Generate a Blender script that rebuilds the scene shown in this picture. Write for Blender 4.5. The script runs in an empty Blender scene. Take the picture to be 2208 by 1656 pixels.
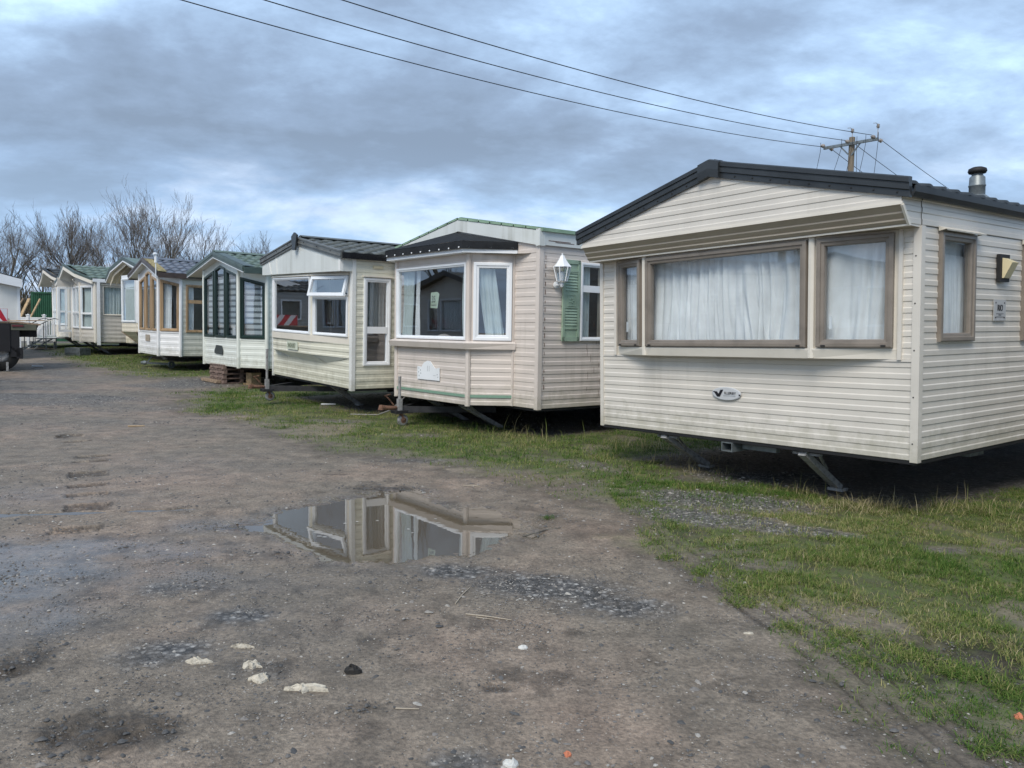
import bpy, math, random
import numpy as np
from mathutils import Vector, Matrix, Euler
random.seed(7); rng = np.random.default_rng(11)
sc = bpy.context.scene
R = math.radians

# ------------------------------------------------------------------ camera
cam = bpy.data.cameras.new("camera"); co = bpy.data.objects.new("camera", cam)
sc.collection.objects.link(co)
cam.sensor_width = 36.0; cam.lens = 1719.6 / 2208 * 36.0
cam.clip_start = .05; cam.clip_end = 1500
co.matrix_world = (Matrix.Translation((0, 0, 1.608)) @ Matrix.Rotation(R(90 - 3.884), 4, 'X')
                   @ Matrix.Rotation(.0171, 4, 'Z'))
sc.camera = co
# ------------------------------------------------------------------ sky
SUN_EL, SUN_AZ = R(48), R(205)          # azimuth clockwise from +Y
w = bpy.data.worlds.new("World"); sc.world = w; w.use_nodes = True
nt = w.node_tree; nt.nodes.clear()
def N(t, typ, **k):
    n = t.nodes.new(typ)
    for a, b in k.items():
        if a == 'i':
            for kk, vv in b.items(): n.inputs[kk].default_value = vv
        else: setattr(n, a, b)
    return n
def ramp(t, fac, stops, interp='LINEAR'):
    r = t.nodes.new('ShaderNodeValToRGB'); r.color_ramp.interpolation = interp
    e = r.color_ramp.elements
    while len(e) > 1: e.remove(e[-1])
    e[0].position = stops[0][0]; e[0].color = (*stops[0][1], 1) if not isinstance(stops[0][1], float) else (stops[0][1],)*3+(1,)
    for p, c in stops[1:]:
        x = e.new(p); x.color = (*c, 1) if not isinstance(c, float) else (c, c, c, 1)
    t.links.new(fac, r.inputs[0]); return r.outputs[0]
def build_sky():
    L = nt.links.new
    out = N(nt, 'ShaderNodeOutputWorld')
    sky = N(nt, 'ShaderNodeTexSky', sky_type='NISHITA', sun_disc=False, sun_elevation=SUN_EL, sun_rotation=SUN_AZ)
    sky.air_density = 1.2; sky.dust_density = 2.0; sky.ozone_density = 1.5
    bg1 = N(nt, 'ShaderNodeBackground', i={'Strength': .1}); L(sky.outputs[0], bg1.inputs[0])
    tc = N(nt, 'ShaderNodeTexCoord'); sep = N(nt, 'ShaderNodeSeparateXYZ'); L(tc.outputs['Generated'], sep.inputs[0])
    zz = N(nt, 'ShaderNodeMath', operation='MAXIMUM', i={1: .0}); L(sep.outputs[2], zz.inputs[0])
    za = N(nt, 'ShaderNodeMath', operation='ADD', i={1: .30}); L(zz.outputs[0], za.inputs[0])
    dx = N(nt, 'ShaderNodeMath', operation='DIVIDE'); L(sep.outputs[0], dx.inputs[0]); L(za.outputs[0], dx.inputs[1])
    dy = N(nt, 'ShaderNodeMath', operation='DIVIDE'); L(sep.outputs[1], dy.inputs[0]); L(za.outputs[0], dy.inputs[1])
    cb = N(nt, 'ShaderNodeCombineXYZ'); L(dx.outputs[0], cb.inputs[0]); L(dy.outputs[0], cb.inputs[1])
    mp = N(nt, 'ShaderNodeMapping'); mp.inputs['Rotation'].default_value = (0, 0, R(-22)); mp.inputs['Scale'].default_value = (.85, 1.1, 1)
    mp.inputs['Location'].default_value = SKY_LOC
    L(cb.outputs[0], mp.inputs[0])
    n1 = N(nt, 'ShaderNodeTexNoise', i={'Scale': 2.3, 'Detail': 10.0, 'Roughness': .58, 'Distortion': .15}); L(mp.outputs[0], n1.inputs[0])
    n2 = N(nt, 'ShaderNodeTexNoise', i={'Scale': .75, 'Detail': 2.0, 'Roughness': .45}); L(mp.outputs[0], n2.inputs[0])
    n3 = N(nt, 'ShaderNodeTexNoise', i={'Scale': 7.0, 'Detail': 8.0, 'Roughness': .62, 'Distortion': .1}); L(mp.outputs[0], n3.inputs[0])
    a = N(nt, 'ShaderNodeMath', operation='MULTIPLY', i={1: .50}); L(n1.outputs[0], a.inputs[0])
    b = N(nt, 'ShaderNodeMath', operation='MULTIPLY_ADD', i={1: .48}); L(n2.outputs[0], b.inputs[0]); L(a.outputs[0], b.inputs[2])
    b2 = N(nt, 'ShaderNodeMath', operation='MULTIPLY_ADD', i={1: .15}); L(n3.outputs[0], b2.inputs[0]); L(b.outputs[0], b2.inputs[2])
    col = ramp(nt, b2.outputs[0], [(.44, (.140, .185, .255)), (.51, (.175, .235, .330)), (.56, (.225, .310, .435)), (.60, (.285, .395, .55)),
                                   (.635, (.36, .50, .67)), (.68, (.46, .62, .79)), (.74, (.58, .76, .89))])
    # clear blue low near the horizon, a faint pinkish bank above it
    hz = ramp(nt, sep.outputs[2], [(0.0, 1.0), (.10, .75), (.22, .0)])
    hcol = ramp(nt, n1.outputs[0], [(.38, (.185, .265, .385)), (.5, (.24, .36, .54)), (.6, (.40, .46, .57))])
    mx = N(nt, 'ShaderNodeMix', data_type='RGBA'); L(hz, mx.inputs[0]); L(col, mx.inputs[6]); L(hcol, mx.inputs[7])
    bg2 = N(nt, 'ShaderNodeBackground', i={'Strength': SKY_STR}); L(mx.outputs[2], bg2.inputs[0])
    cov = ramp(nt, n2.outputs[0], [(.38, .96), (.6, .86)])
    ms = N(nt, 'ShaderNodeMixShader'); L(cov, ms.inputs[0]); L(bg1.outputs[0], ms.inputs[1]); L(bg2.outputs[0], ms.inputs[2])
    L(ms.outputs[0], out.inputs[0])
SKY_LOC = (20.3, 1.7, 0); SKY_STR = 1.04
build_sky()
sun = bpy.data.lights.new("sun", 'SUN'); so = bpy.data.objects.new("sun", sun); sc.collection.objects.link(so)
sun.energy = 1.5; sun.angle = R(30); sun.color = (1.0, .92, .80)
sd = Vector((math.sin(SUN_AZ) * math.cos(SUN_EL), math.cos(SUN_AZ) * math.cos(SUN_EL), math.sin(SUN_EL)))
so.rotation_euler = sd.to_track_quat('Z', 'Y').to_euler(); so.location = (0, -10, 30)
sc.view_settings.view_transform = 'Standard'; sc.view_settings.look = 'None'
sc.view_settings.gamma = 1; sc.view_settings.exposure = .92

# ------------------------------------------------------------------ materials
MATS = {}
def mat(name, col, rough=.5, metal=0., spec=.5, noise=None, bump=None, var=.12, streak=False, alpha=None):
    if name in MATS: return MATS[name]
    m = bpy.data.materials.new(name); m.use_nodes = True; t = m.node_tree; L = t.links.new
    p = t.nodes['Principled BSDF']
    p.inputs['Roughness'].default_value = rough; p.inputs['Metallic'].default_value = metal
    p.inputs['Specular IOR Level'].default_value = spec
    tc = N(t, 'ShaderNodeTexCoord')
    mp = N(t, 'ShaderNodeMapping'); L(tc.outputs['Object'], mp.inputs[0])
    s = noise or 3.0
    mp.inputs['Scale'].default_value = (s, s, s * (.12 if streak else 1))
    n = N(t, 'ShaderNodeTexNoise', i={'Scale': 1.0, 'Detail': 6.0, 'Roughness': .6}); L(mp.outputs[0], n.inputs[0])
    dk = tuple(c * (1 - var * 1.6) for c in col); lt = tuple(min(1, c * (1 + var * .7)) for c in col)
    c = ramp(t, n.outputs[0], [(.28, dk), (.5, tuple(col)), (.72, lt)])
    L(c, p.inputs['Base Color'])
    if bump:
        n2 = N(t, 'ShaderNodeTexNoise', i={'Scale': bump[0], 'Detail': 4.0}); L(tc.outputs['Object'], n2.inputs[0])
        b = N(t, 'ShaderNodeBump', i={'Strength': bump[1], 'Distance': .01}); L(n2.outputs[0], b.inputs['Height']); L(b.outputs[0], p.inputs['Normal'])
    MATS[name] = m; return m
def clad(name, col, dirt=(.22, .20, .15), amt=.5):
    """painted siding: fine mottling plus grime streaks running down"""
    if name in MATS: return MATS[name]
    m = bpy.data.materials.new(name); m.use_nodes = True; t = m.node_tree; L = t.links.new
    p = t.nodes['Principled BSDF']; p.inputs['Roughness'].default_value = .34
    tc = N(t, 'ShaderNodeTexCoord')
    mp = N(t, 'ShaderNodeMapping'); mp.inputs['Scale'].default_value = (9, 9, .5); L(tc.outputs['Object'], mp.inputs[0])
    n = N(t, 'ShaderNodeTexNoise', i={'Scale': 1.0, 'Detail': 7.0, 'Roughness': .65}); L(mp.outputs[0], n.inputs[0])
    n2 = N(t, 'ShaderNodeTexNoise', i={'Scale': .9, 'Detail': 3.0}); L(tc.outputs['Object'], n2.inputs[0])
    mul = N(t, 'ShaderNodeMath', operation='MULTIPLY'); L(n.outputs[0], mul.inputs[0]); L(n2.outputs[0], mul.inputs[1])
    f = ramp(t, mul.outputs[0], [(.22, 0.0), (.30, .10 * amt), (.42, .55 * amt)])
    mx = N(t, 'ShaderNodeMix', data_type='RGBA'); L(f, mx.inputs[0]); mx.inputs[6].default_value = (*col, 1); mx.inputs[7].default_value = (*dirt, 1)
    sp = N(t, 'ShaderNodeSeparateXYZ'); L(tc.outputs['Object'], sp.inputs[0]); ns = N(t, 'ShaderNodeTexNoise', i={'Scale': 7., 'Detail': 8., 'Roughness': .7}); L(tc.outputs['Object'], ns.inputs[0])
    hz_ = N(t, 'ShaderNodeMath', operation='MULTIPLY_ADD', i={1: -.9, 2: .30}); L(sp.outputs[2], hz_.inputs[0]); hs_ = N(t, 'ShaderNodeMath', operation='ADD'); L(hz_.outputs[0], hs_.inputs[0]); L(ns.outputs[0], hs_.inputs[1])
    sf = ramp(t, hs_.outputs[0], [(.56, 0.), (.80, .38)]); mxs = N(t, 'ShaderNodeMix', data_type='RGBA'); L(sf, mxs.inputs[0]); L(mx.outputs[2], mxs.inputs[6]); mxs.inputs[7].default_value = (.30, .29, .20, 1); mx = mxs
    n3 = N(t, 'ShaderNodeTexNoise', i={'Scale': 2.2, 'Detail': 2.0}); L(tc.outputs['Object'], n3.inputs[0])
    v = ramp(t, n3.outputs[0], [(.3, .93), (.7, 1.04)])
    m2 = N(t, 'ShaderNodeMix', data_type='RGBA', blend_type='MULTIPLY', i={0: 1.0}); L(mx.outputs[2], m2.inputs[6]); L(v, m2.inputs[7])
    L(m2.outputs[2], p.inputs['Base Color'])
    n4 = N(t, 'ShaderNodeTexNoise', i={'Scale': 5.0, 'Detail': 2.0}); L(tc.outputs['Object'], n4.inputs[0])
    b = N(t, 'ShaderNodeBump', i={'Strength': .25, 'Distance': .008}); L(n4.outputs[0], b.inputs['Height']); L(b.outputs[0], p.inputs['Normal'])
    MATS[name] = m; return m
def glass(name, ior=1.62, tint=(.91, .94, .95)):
    if name in MATS: return MATS[name]
    m = bpy.data.materials.new(name); m.use_nodes = True; t = m.node_tree; t.nodes.clear(); L = t.links.new
    o = N(t, 'ShaderNodeOutputMaterial'); tr = N(t, 'ShaderNodeBsdfTransparent', i={'Color': (*tint, 1)})
    g = N(t, 'ShaderNodeBsdfGlossy', i={'Roughness': .0, 'Color': (.95, .97, 1, 1)})
    ge = N(t, 'ShaderNodeNewGeometry'); dt = N(t, 'ShaderNodeVectorMath', operation='DOT_PRODUCT'); L(ge.outputs['Incoming'], dt.inputs[0]); L(ge.outputs['Normal'], dt.inputs[1])
    ab = N(t, 'ShaderNodeMath', operation='ABSOLUTE'); L(dt.outputs['Value'], ab.inputs[0]); om = N(t, 'ShaderNodeMath', operation='SUBTRACT', i={0: 1.}); L(ab.outputs[0], om.inputs[1])
    fr = N(t, 'ShaderNodeMath', operation='POWER', i={1: 4.}); L(om.outputs[0], fr.inputs[0]); f0 = 2*((ior-1)/(ior+1))**2
    k = N(t, 'ShaderNodeMath', operation='MULTIPLY_ADD', i={1: 1-f0, 2: f0}); k.use_clamp = True
    n = N(t, 'ShaderNodeTexNoise', i={'Scale': 1.3, 'Detail': 1.0}); tc = N(t, 'ShaderNodeTexCoord'); L(tc.outputs['Object'], n.inputs[0])
    b = N(t, 'ShaderNodeBump', i={'Strength': .05, 'Distance': .02}); L(n.outputs[0], b.inputs['Height']); L(b.outputs[0], g.inputs['Normal'])
    L(fr.outputs[0], k.inputs[0]); ms = N(t, 'ShaderNodeMixShader'); L(k.outputs[0], ms.inputs[0]); L(tr.outputs[0], ms.inputs[1]); L(g.outputs[0], ms.inputs[2])
    L(ms.outputs[0], o.inputs[0]); MATS[name] = m; return m
def cloth(name, col, trans=.35):
    if name in MATS: return MATS[name]
    m = bpy.data.materials.new(name); m.use_nodes = True; t = m.node_tree; t.nodes.clear(); L = t.links.new
    o = N(t, 'ShaderNodeOutputMaterial'); d = N(t, 'ShaderNodeBsdfDiffuse'); tl = N(t, 'ShaderNodeBsdfTranslucent')
    tc = N(t, 'ShaderNodeTexCoord'); n = N(t, 'ShaderNodeTexNoise', i={'Scale': 6.0, 'Detail': 4.0}); L(tc.outputs['Object'], n.inputs[0])
    c = ramp(t, n.outputs[0], [(.3, tuple(x * .88 for x in col)), (.7, tuple(col))]); L(c, d.inputs[0]); L(c, tl.inputs[0])
    ms = N(t, 'ShaderNodeMixShader', i={0: trans}); L(d.outputs[0], ms.inputs[1]); L(tl.outputs[0], ms.inputs[2]); L(ms.outputs[0], o.inputs[0])
    MATS[name] = m; return m
C1 = clad('cladding cream', (.67, .635, .575), amt=.22); C1s = clad('cladding cream shaded soffit', (.40, .345, .27), amt=.2)  # soffit tone: same cream cladding with the underside shade put into its colour
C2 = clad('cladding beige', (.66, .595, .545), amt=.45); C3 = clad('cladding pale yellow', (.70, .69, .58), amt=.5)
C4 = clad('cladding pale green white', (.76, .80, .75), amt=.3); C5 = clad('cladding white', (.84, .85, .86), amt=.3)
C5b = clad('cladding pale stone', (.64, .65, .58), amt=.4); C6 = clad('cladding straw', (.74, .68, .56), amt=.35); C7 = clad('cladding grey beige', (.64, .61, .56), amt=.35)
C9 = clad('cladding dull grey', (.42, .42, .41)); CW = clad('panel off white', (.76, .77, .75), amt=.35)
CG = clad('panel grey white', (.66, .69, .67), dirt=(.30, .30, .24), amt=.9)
UP = mat('white plastic', (.80, .83, .86), .3, var=.05); UPc = mat('cream plastic', (.72, .68, .60), .35, var=.05)
BRN = mat('taupe plastic', (.225, .195, .165), .38, noise=5, var=.15); OAK = mat('oak woodgrain plastic', (.38, .26, .15), .4, noise=9, var=.28, streak=True)
GRNF = mat('dark green plastic', (.012, .030, .026), .3, var=.2)
ANTH = mat('anthracite metal', (.030, .034, .038), .38, var=.3); BLK = mat('black rubber', (.012, .012, .013), .65, var=.4)
GREYB = mat('grey barge metal', (.12, .125, .12), .4, noise=4, var=.3); GRNB = mat('green barge metal', (.065, .095, .085), .35, noise=4, var=.25)
BRNB = mat('brown barge metal', (.070, .050, .042), .4, noise=4, var=.3); LICH = mat('lichen edge', (.30, .25, .12), .9, noise=14, var=.5)
TGRY = mat('grey roof tile', (.095, .105, .10), .45, noise=5, var=.35, bump=(60, .3)); TGRN = mat('green roof tile', (.125, .175, .15), .45, noise=5, var=.3, bump=(60, .3))
TBLU = mat('slate blue roof tile', (.135, .155, .195), .35, noise=5, var=.3, bump=(60, .3)); TDRK = mat('dark roof tile', (.035, .040, .043), .5, noise=5, var=.3, bump=(60, .3))
TSAG = mat('sage roof strip', (.24, .36, .25), .5, noise=5, var=.2)
SAGE = mat('sage green paint', (.30, .41, .315), .5, noise=6, var=.15, bump=(30, .2)); SAGES = mat('sage stripe', (.20, .33, .25), .5, noise=20, var=.1)
GL = glass('window glass'); GLd = glass('window glass strong', 1.95)
CUR = cloth('net curtain', (.95, .98, 1.0), .12); CURg = cloth('pale green curtain', (.72, .82, .82), .22); BLI = cloth('grey blind', (.66, .74, .80), .2); BLId = cloth('grey blind dark', (.17, .21, .24), .15)
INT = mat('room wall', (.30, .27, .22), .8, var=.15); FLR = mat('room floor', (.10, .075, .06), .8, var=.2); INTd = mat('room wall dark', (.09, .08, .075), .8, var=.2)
STL = mat('dark chassis steel', (.022, .022, .025), .6, noise=8, var=.5); GALV = mat('galvanised steel', (.20, .225, .235), .45, metal=.5, noise=12, var=.3); RUST = mat('rusty steel', (.16, .085, .055), .8, noise=25, var=.6, bump=(60, .5))
GREYP = mat('grey painted steel', (.27, .27, .27), .6, noise=20, var=.4)
TIM = mat('weathered timber', (.30, .22, .15), .85, noise=14, var=.45, bump=(50, .5)); TIMp = mat('grey brown pallet wood', (.21, .15, .125), .85, noise=14, var=.45, bump=(50, .5))
TIML = mat('new timber', (.46, .33, .19), .8, noise=14, var=.35, bump=(50, .4)); SOFA = mat('pale upholstery', (.45, .42, .40), .9, var=.1)
TER = mat('terracotta fabric', (.22, .09, .06), .9, var=.2); BLACKL = mat('black lettering', (.01, .01, .015), .5, var=.1)
RED = mat('red reflective', (.45, .012, .03), .35, var=.15); REFW = mat('white reflective', (.62, .63, .68), .35, var=.05)
CONT = mat('green container paint', (.016, .085, .042), .5, noise=4, var=.25); BARK = mat('bark', (.14, .13, .11), .95, noise=10, var=.45); TWIG = mat('twigs', (.155, .140, .130), .95, noise=10, var=.4)
POLEW = mat('creosoted pole', (.20, .165, .125), .9, noise=6, var=.35, streak=True); PORC = mat('grey porcelain', (.30, .27, .25), .35, var=.25); WIRE = mat('wire', (.03, .035, .045), .6, var=.1)
CREAML = mat('cream lamp shade', (.66, .58, .36), .4, var=.08); LINEG = mat('faint grey print', (.45, .48, .50), .6, var=.1); OLIVE = mat('olive board', (.10, .105, .075), .7, var=.3)
TYRE = mat('tyre rubber', (.018, .018, .018), .8, var=.3)

# ------------------------------------------------------------------ mesh helpers
def V(*a): return Vector(a)
class MB:
    def __init__(s): s.v = []; s.f = []
    def quad(s, a, b, c, d):
        i = len(s.v); s.v += [tuple(a), tuple(b), tuple(c), tuple(d)]; s.f.append((i, i+1, i+2, i+3))
    def poly(s, pts):
        i = len(s.v); s.v += [tuple(p) for p in pts]; s.f.append(tuple(range(i, i + len(pts))))
    def box(s, x0, x1, y0, y1, z0, z1, M=None):
        P = [V(x, y, z) for z in (z0, z1) for y in (y0, y1) for x in (x0, x1)]
        if M: P = [M @ p for p in P]
        i = len(s.v); s.v += [tuple(p) for p in P]
        for f in ((0, 2, 3, 1), (4, 5, 7, 6), (0, 1, 5, 4), (2, 6, 7, 3), (0, 4, 6, 2), (1, 3, 7, 5)): s.f.append(tuple(i + k for k in f))
        return s
    def bar(s, a, b, w, h, up=(0, 0, 1)):
        a, b = Vector(a), Vector(b); d = (b - a).normalized(); up = Vector(up)
        sd = d.cross(up)
        if sd.length < 1e-3: sd = d.cross(V(1, 0, 0))
        sd.normalize(); u2 = sd.cross(d)
        P = [q + sd * sx * w / 2 + u2 * sy * h / 2 for q in (a, b) for sx, sy in ((-1, -1), (1, -1), (1, 1), (-1, 1))]
        i = len(s.v); s.v += [tuple(p) for p in P]
        for f in ((0, 1, 2, 3), (7, 6, 5, 4), (0, 4, 5, 1), (1, 5, 6, 2), (2, 6, 7, 3), (3, 7, 4, 0)): s.f.append(tuple(i + k for k in f))
        return s
    def tube(s, pts, r, n=8, cap=True):
        pts = [Vector(p) for p in pts]; rs = r if isinstance(r, (list, tuple)) else [r] * len(pts)
        i0 = len(s.v); prev = None
        for k, p in enumerate(pts):
            d = (pts[min(k+1, len(pts)-1)] - pts[max(k-1, 0)]).normalized()
            if prev is None:
                a = d.cross(V(0, 0, 1))
                if a.length < 1e-2: a = d.cross(V(1, 0, 0))
            else: a = prev - d * prev.dot(d)
            a.normalize(); prev = a; b = d.cross(a)
            for j in range(n):
                t = 2 * math.pi * j / n; s.v.append(tuple(p + (a * math.cos(t) + b * math.sin(t)) * rs[k]))
        for k in range(len(pts) - 1):
            for j in range(n):
                a = i0 + k*n + j; b = i0 + k*n + (j+1) % n; s.f.append((a, b, b + n, a + n))
        if cap:
            s.f.append(tuple(range(i0 + n - 1, i0 - 1, -1))); e = i0 + (len(pts)-1)*n; s.f.append(tuple(range(e, e + n)))
        return s
    def lathe(s, c, prof, n=20, axis=(0, 0, 1)):
        c = Vector(c); ax = Vector(axis).normalized(); a = ax.cross(V(1, 0, 0))
        if a.length < .1: a = ax.cross(V(0, 1, 0))
        a.normalize(); b = ax.cross(a); i0 = len(s.v)
        for r, h in prof:
            for j in range(n):
                t = 2*math.pi*j/n; s.v.append(tuple(c + ax*h + (a*math.cos(t) + b*math.sin(t))*max(r, 1e-4)))
        for k in range(len(prof)-1):
            for j in range(n):
                p = i0+k*n+j; q = i0+k*n+(j+1) % n; s.f.append((p, q, q+n, p+n))
        return s
    def sweep(s, pts, prof, closed=True):
        """profile of (dy,dz) offsets carried along pts (plumb cuts)"""
        i0 = len(s.v); n = len(prof)
        for p in pts:
            for dy, dz in prof: s.v.append((p[0], p[1] + dy, p[2] + dz))
        for k in range(len(pts)-1):
            for j in range(n if closed else n-1):
                a = i0+k*n+j; b = i0+k*n+(j+1) % n; s.f.append((a, b, b+n, a+n))
        if closed:
            s.f.append(tuple(range(i0, i0+n))); e = i0+(len(pts)-1)*n; s.f.append(tuple(range(e+n-1, e-1, -1)))
        return s
    def prism(s, fp, z0, z1):
        i = len(s.v); n = len(fp); s.v += [(x, y, z0) for x, y in fp] + [(x, y, z1) for x, y in fp]
        for j in range(n): s.f.append((i+j, i+(j+1) % n, i+n+(j+1) % n, i+n+j))
        s.f.append(tuple(range(i+n-1, i-1, -1))); s.f.append(tuple(range(i+n, i+2*n))); return s
def link(name, me, m, parent=None, smooth=False):
    o = bpy.data.objects.new(name, me); sc.collection.objects.link(o)
    if m is not None: me.materials.append(m)
    if smooth: me.polygons.foreach_set('use_smooth', [True]*len(me.polygons))
    if parent: o.parent = parent
    return o
def obj(name, mb, m, parent=None, smooth=False, label=None):
    me = bpy.data.meshes.new(name); me.from_pydata(mb.v, [], mb.f); me.update()
    o = link(name, me, m, parent, smooth)
    if label: o['label'] = label
    return o
def tag(o, label, cat, group=None):
    o['label'] = label; o['category'] = cat
    if group: o['group'] = group
    return o
def empty(name, loc, rot=(0, 0, 0)):
    e = bpy.data.objects.new(name, None); e.empty_display_size = .3; sc.collection.objects.link(e)
    e.location = loc; e.rotation_euler = rot; return e
def copy_tree(o, parent=None):
    c = o.copy(); sc.collection.objects.link(c); c.parent = parent
    for ch in [k for k in sc.objects if k.parent == o]: copy_tree(ch, c)
    return c
def zg(x, y):
    y = min(y, 34.0); return .0009 * max(0.0, y - 8.0) ** 2
def frame2(P0, u):
    P0 = Vector((P0[0], P0[1], 0)); u = Vector((u[0], u[1], 0)).normalized(); n = Vector((u.y, -u.x, 0))
    return P0, u, n
# siding: horizontal strips between the profile steps, cut around the holes
def bands(loops, z0, z1):
    out = []
    cr = sorted({z for lp in loops for _, z in lp if z0 + 1e-6 < z < z1 - 1e-6})
    zs = [z0] + cr + [z1]
    for a, b in zip(zs, zs[1:]):
        zm = (a + b) / 2; xs = []
        for lp in loops:
            for i in range(len(lp)):
                (s1, y1), (s2, y2) = lp[i], lp[(i+1) % len(lp)]
                if (y1 - zm) * (y2 - zm) < 0:
                    g = lambda z, s1=s1, y1=y1, s2=s2, y2=y2: s1 + (s2 - s1) * (z - y1) / (y2 - y1)
                    xs.append((g(zm), g(a), g(b)))
        xs.sort()
        for k in range(0, len(xs) - 1, 2): out.append((a, b, xs[k][1], xs[k+1][1], xs[k][2], xs[k+1][2]))
    return out
def siding(mb, P0, u, outline, holes=(), pitch=.1, depth=.0075, z0=0., off=0.):
    P0, u, n = frame2(P0, u); loops = [outline] + list(holes)
    zmin = min(z for _, z in outline); zmax = max(z for _, z in outline)
    if pitch:
        prof = [(0, 0), (.005, depth*.85), (.43*pitch, depth*.95), (.47*pitch, depth*.8), (.54*pitch, depth*.12), (pitch-.0005, 0)]
        segs = []; k = math.floor((zmin - z0) / pitch)
        while z0 + k*pitch < zmax:
            for (a, d1), (b, d2) in zip(prof, prof[1:]): segs.append((z0+k*pitch+a, d1, z0+k*pitch+b, d2))
            k += 1
    else: segs = [(zmin, 0, zmax, 0)]
    for za, da, zb, db in segs:
        if zb <= zmin or za >= zmax: continue
        lo, hi = max(za, zmin), min(zb, zmax); D = lambda z: off + da + (db - da) * ((z - za) / (zb - za))
        for a, b, sa1, sa2, sb1, sb2 in bands(loops, lo, hi):
            mb.quad(P0+u*sa1+n*D(a)+V(0, 0, a), P0+u*sa2+n*D(a)+V(0, 0, a), P0+u*sb2+n*D(b)+V(0, 0, b), P0+u*sb1+n*D(b)+V(0, 0, b))
    return mb
def inset(poly, d):
    n = len(poly); out = []
    A = sum(poly[i][0]*poly[(i+1) % n][1]-poly[(i+1) % n][0]*poly[i][1] for i in range(n)); sg = 1 if A > 0 else -1
    for i in range(n):
        p0, p1, p2 = [Vector(poly[k % n]) for k in (i-1, i, i+1)]
        d1 = (p1-p0).normalized(); d2 = (p2-p1).normalized()
        n1 = Vector((-d1.y, d1.x))*sg; n2 = Vector((-d2.y, d2.x))*sg
        b = (n1+n2); b = b / max(b.dot(n1), .2); out.append(tuple(p1 + b*d))
    return out
def ring(mb, P0, u, poly, prof, base=0.):
    P0, u, n = frame2(P0, u); i0 = len(mb.v); k = len(poly)
    for ins, o in prof:
        for s_, z in inset(poly, ins): mb.v.append(tuple(P0+u*s_+n*(o+base)+V(0, 0, z)))
    for r in range(len(prof)-1):
        for j in range(k):
            a = i0+r*k+j; b = i0+r*k+(j+1) % k; mb.f.append((a, b, b+k, a+k))
def rect(s0, s1, z0, z1): return [(s0, z0), (s1, z0), (s1, z1), (s0, z1)]
def flat(mb, P0, u, poly, o):
    P0, u, n = frame2(P0, u); mb.poly([P0+u*s_+n*o+V(0, 0, z) for s_, z in poly])
def slab(mb, P0, u, poly, o0, o1):
    P0, u, n = frame2(P0, u); k = len(poly); i = len(mb.v)
    mb.v += [tuple(P0+u*s_+n*o0+V(0, 0, z)) for s_, z in poly] + [tuple(P0+u*s_+n*o1+V(0, 0, z)) for s_, z in poly]
    for j in range(k): mb.f.append((i+j, i+(j+1) % k, i+k+(j+1) % k, i+k+j))
    mb.f.append(tuple(range(i+k, i+2*k))); mb.f.append(tuple(range(i+k-1, i-1, -1)))
def window(home, P0, u, poly, m, fw=.06, out=.03, gl=None, hb=(), vb=(), sash=True, bars=.05, label=None, handle=None, base=0.):
    """frame with a stepped section, one pane, glazing bars"""
    mb = MB()
    ring(mb, P0, u, poly, [(0, -.03), (0, out), (fw*.12, out+.004), (fw*.5, out+.004), (fw*.56, out-.008), (fw*.92, out-.012), (fw, out-.026), (fw, -.03)] if sash
         else [(0, -.03), (0, out), (fw*.1, out+.003), (fw*.9, out+.001), (fw, out-.012), (fw, -.03)], base)
    o = obj('window', mb, m, home, label=label)
    ip = inset(poly, fw-.002); p = MB(); flat(p, P0, u, ip, base-.008); obj('pane', p, gl or GL, o)
    s0 = min(a for a, _ in ip); s1 = max(a for a, _ in ip); z0 = min(b for _, b in ip); z1 = max(b for _, b in ip)
    for z in hb: q = MB(); slab(q, P0, u, rect(s0, s1, z-bars/2, z+bars/2), base-.02, base+out-.004); obj('glazing_bar', q, m, o)
    for s_ in vb: q = MB(); slab(q, P0, u, rect(s_-bars/2, s_+bars/2, z0, z1), base-.02, base+out-.002); obj('glazing_bar', q, m, o)
    if handle:
        q = MB(); slab(q, P0, u, rect(handle[0]-.012, handle[0]+.012, handle[1]-.06, handle[1]+.06), base-.035, base-.02); obj('handle', q, UP, o)
    return o
def curtain(home, P0, u, s0, s1, z0, z1, m, back=.13, pitch=.11, amp=.028, seed=0, skew=0., gather=None, taper=None, name='curtain', label=None):
    P0, u, n = frame2(P0, u); r = random.Random(seed)
    ns = max(8, int((s1-s0)/pitch*16)); nz = 24; ph = [r.uniform(-1, 1) for _ in range(8)]
    mb = MB()
    for j in range(nz+1):
        fz = j/nz; z = z1+(z0-z1)*fz
        for i in range(ns+1):
            fs = i/ns; s_ = s0+(s1-s0)*fs
            w_ = s_/pitch*2*math.pi*.5 + 1.3*math.sin(s_*5.1+ph[0]*3)+.8*math.sin(s_*11+ph[1]*3)
            d = amp*(.55+.45*fz)*(1.6*abs(math.sin(w_+skew*fz*3+.4*math.sin(fz*3+ph[2]*3)))**.7-.8+.5*(abs(math.sin(1.7*w_+ph[3]*4+fz*1.2))**.6*2-1))
            d += amp*.5*math.sin(s_*3+fz*4+ph[4]*5)
            ss = s_ + skew*fz*.15
            if taper: ss = s0 + (ss-s0)*(taper[0]+(taper[1]-taper[0])*fz**taper[2])
            if gather:
                gs, gz, gr = gather; e = math.exp(-((s_-gs)**2+(z-gz)**2*.35)/gr**2); ss += (gs-s_)*.55*e; d += .05*e*math.sin(s_*60)
            p = P0+u*ss+n*(-back+d)+V(0, 0, z+(.012*math.sin(s_*17+ph[5]) if j == nz else 0)); mb.v.append(tuple(p))
    for j in range(nz):
        for i in range(ns):
            a = j*(ns+1)+i; mb.f.append((a, a+1, a+ns+2, a+ns+1))
    return obj(name, mb, m, home, True, label)
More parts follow.
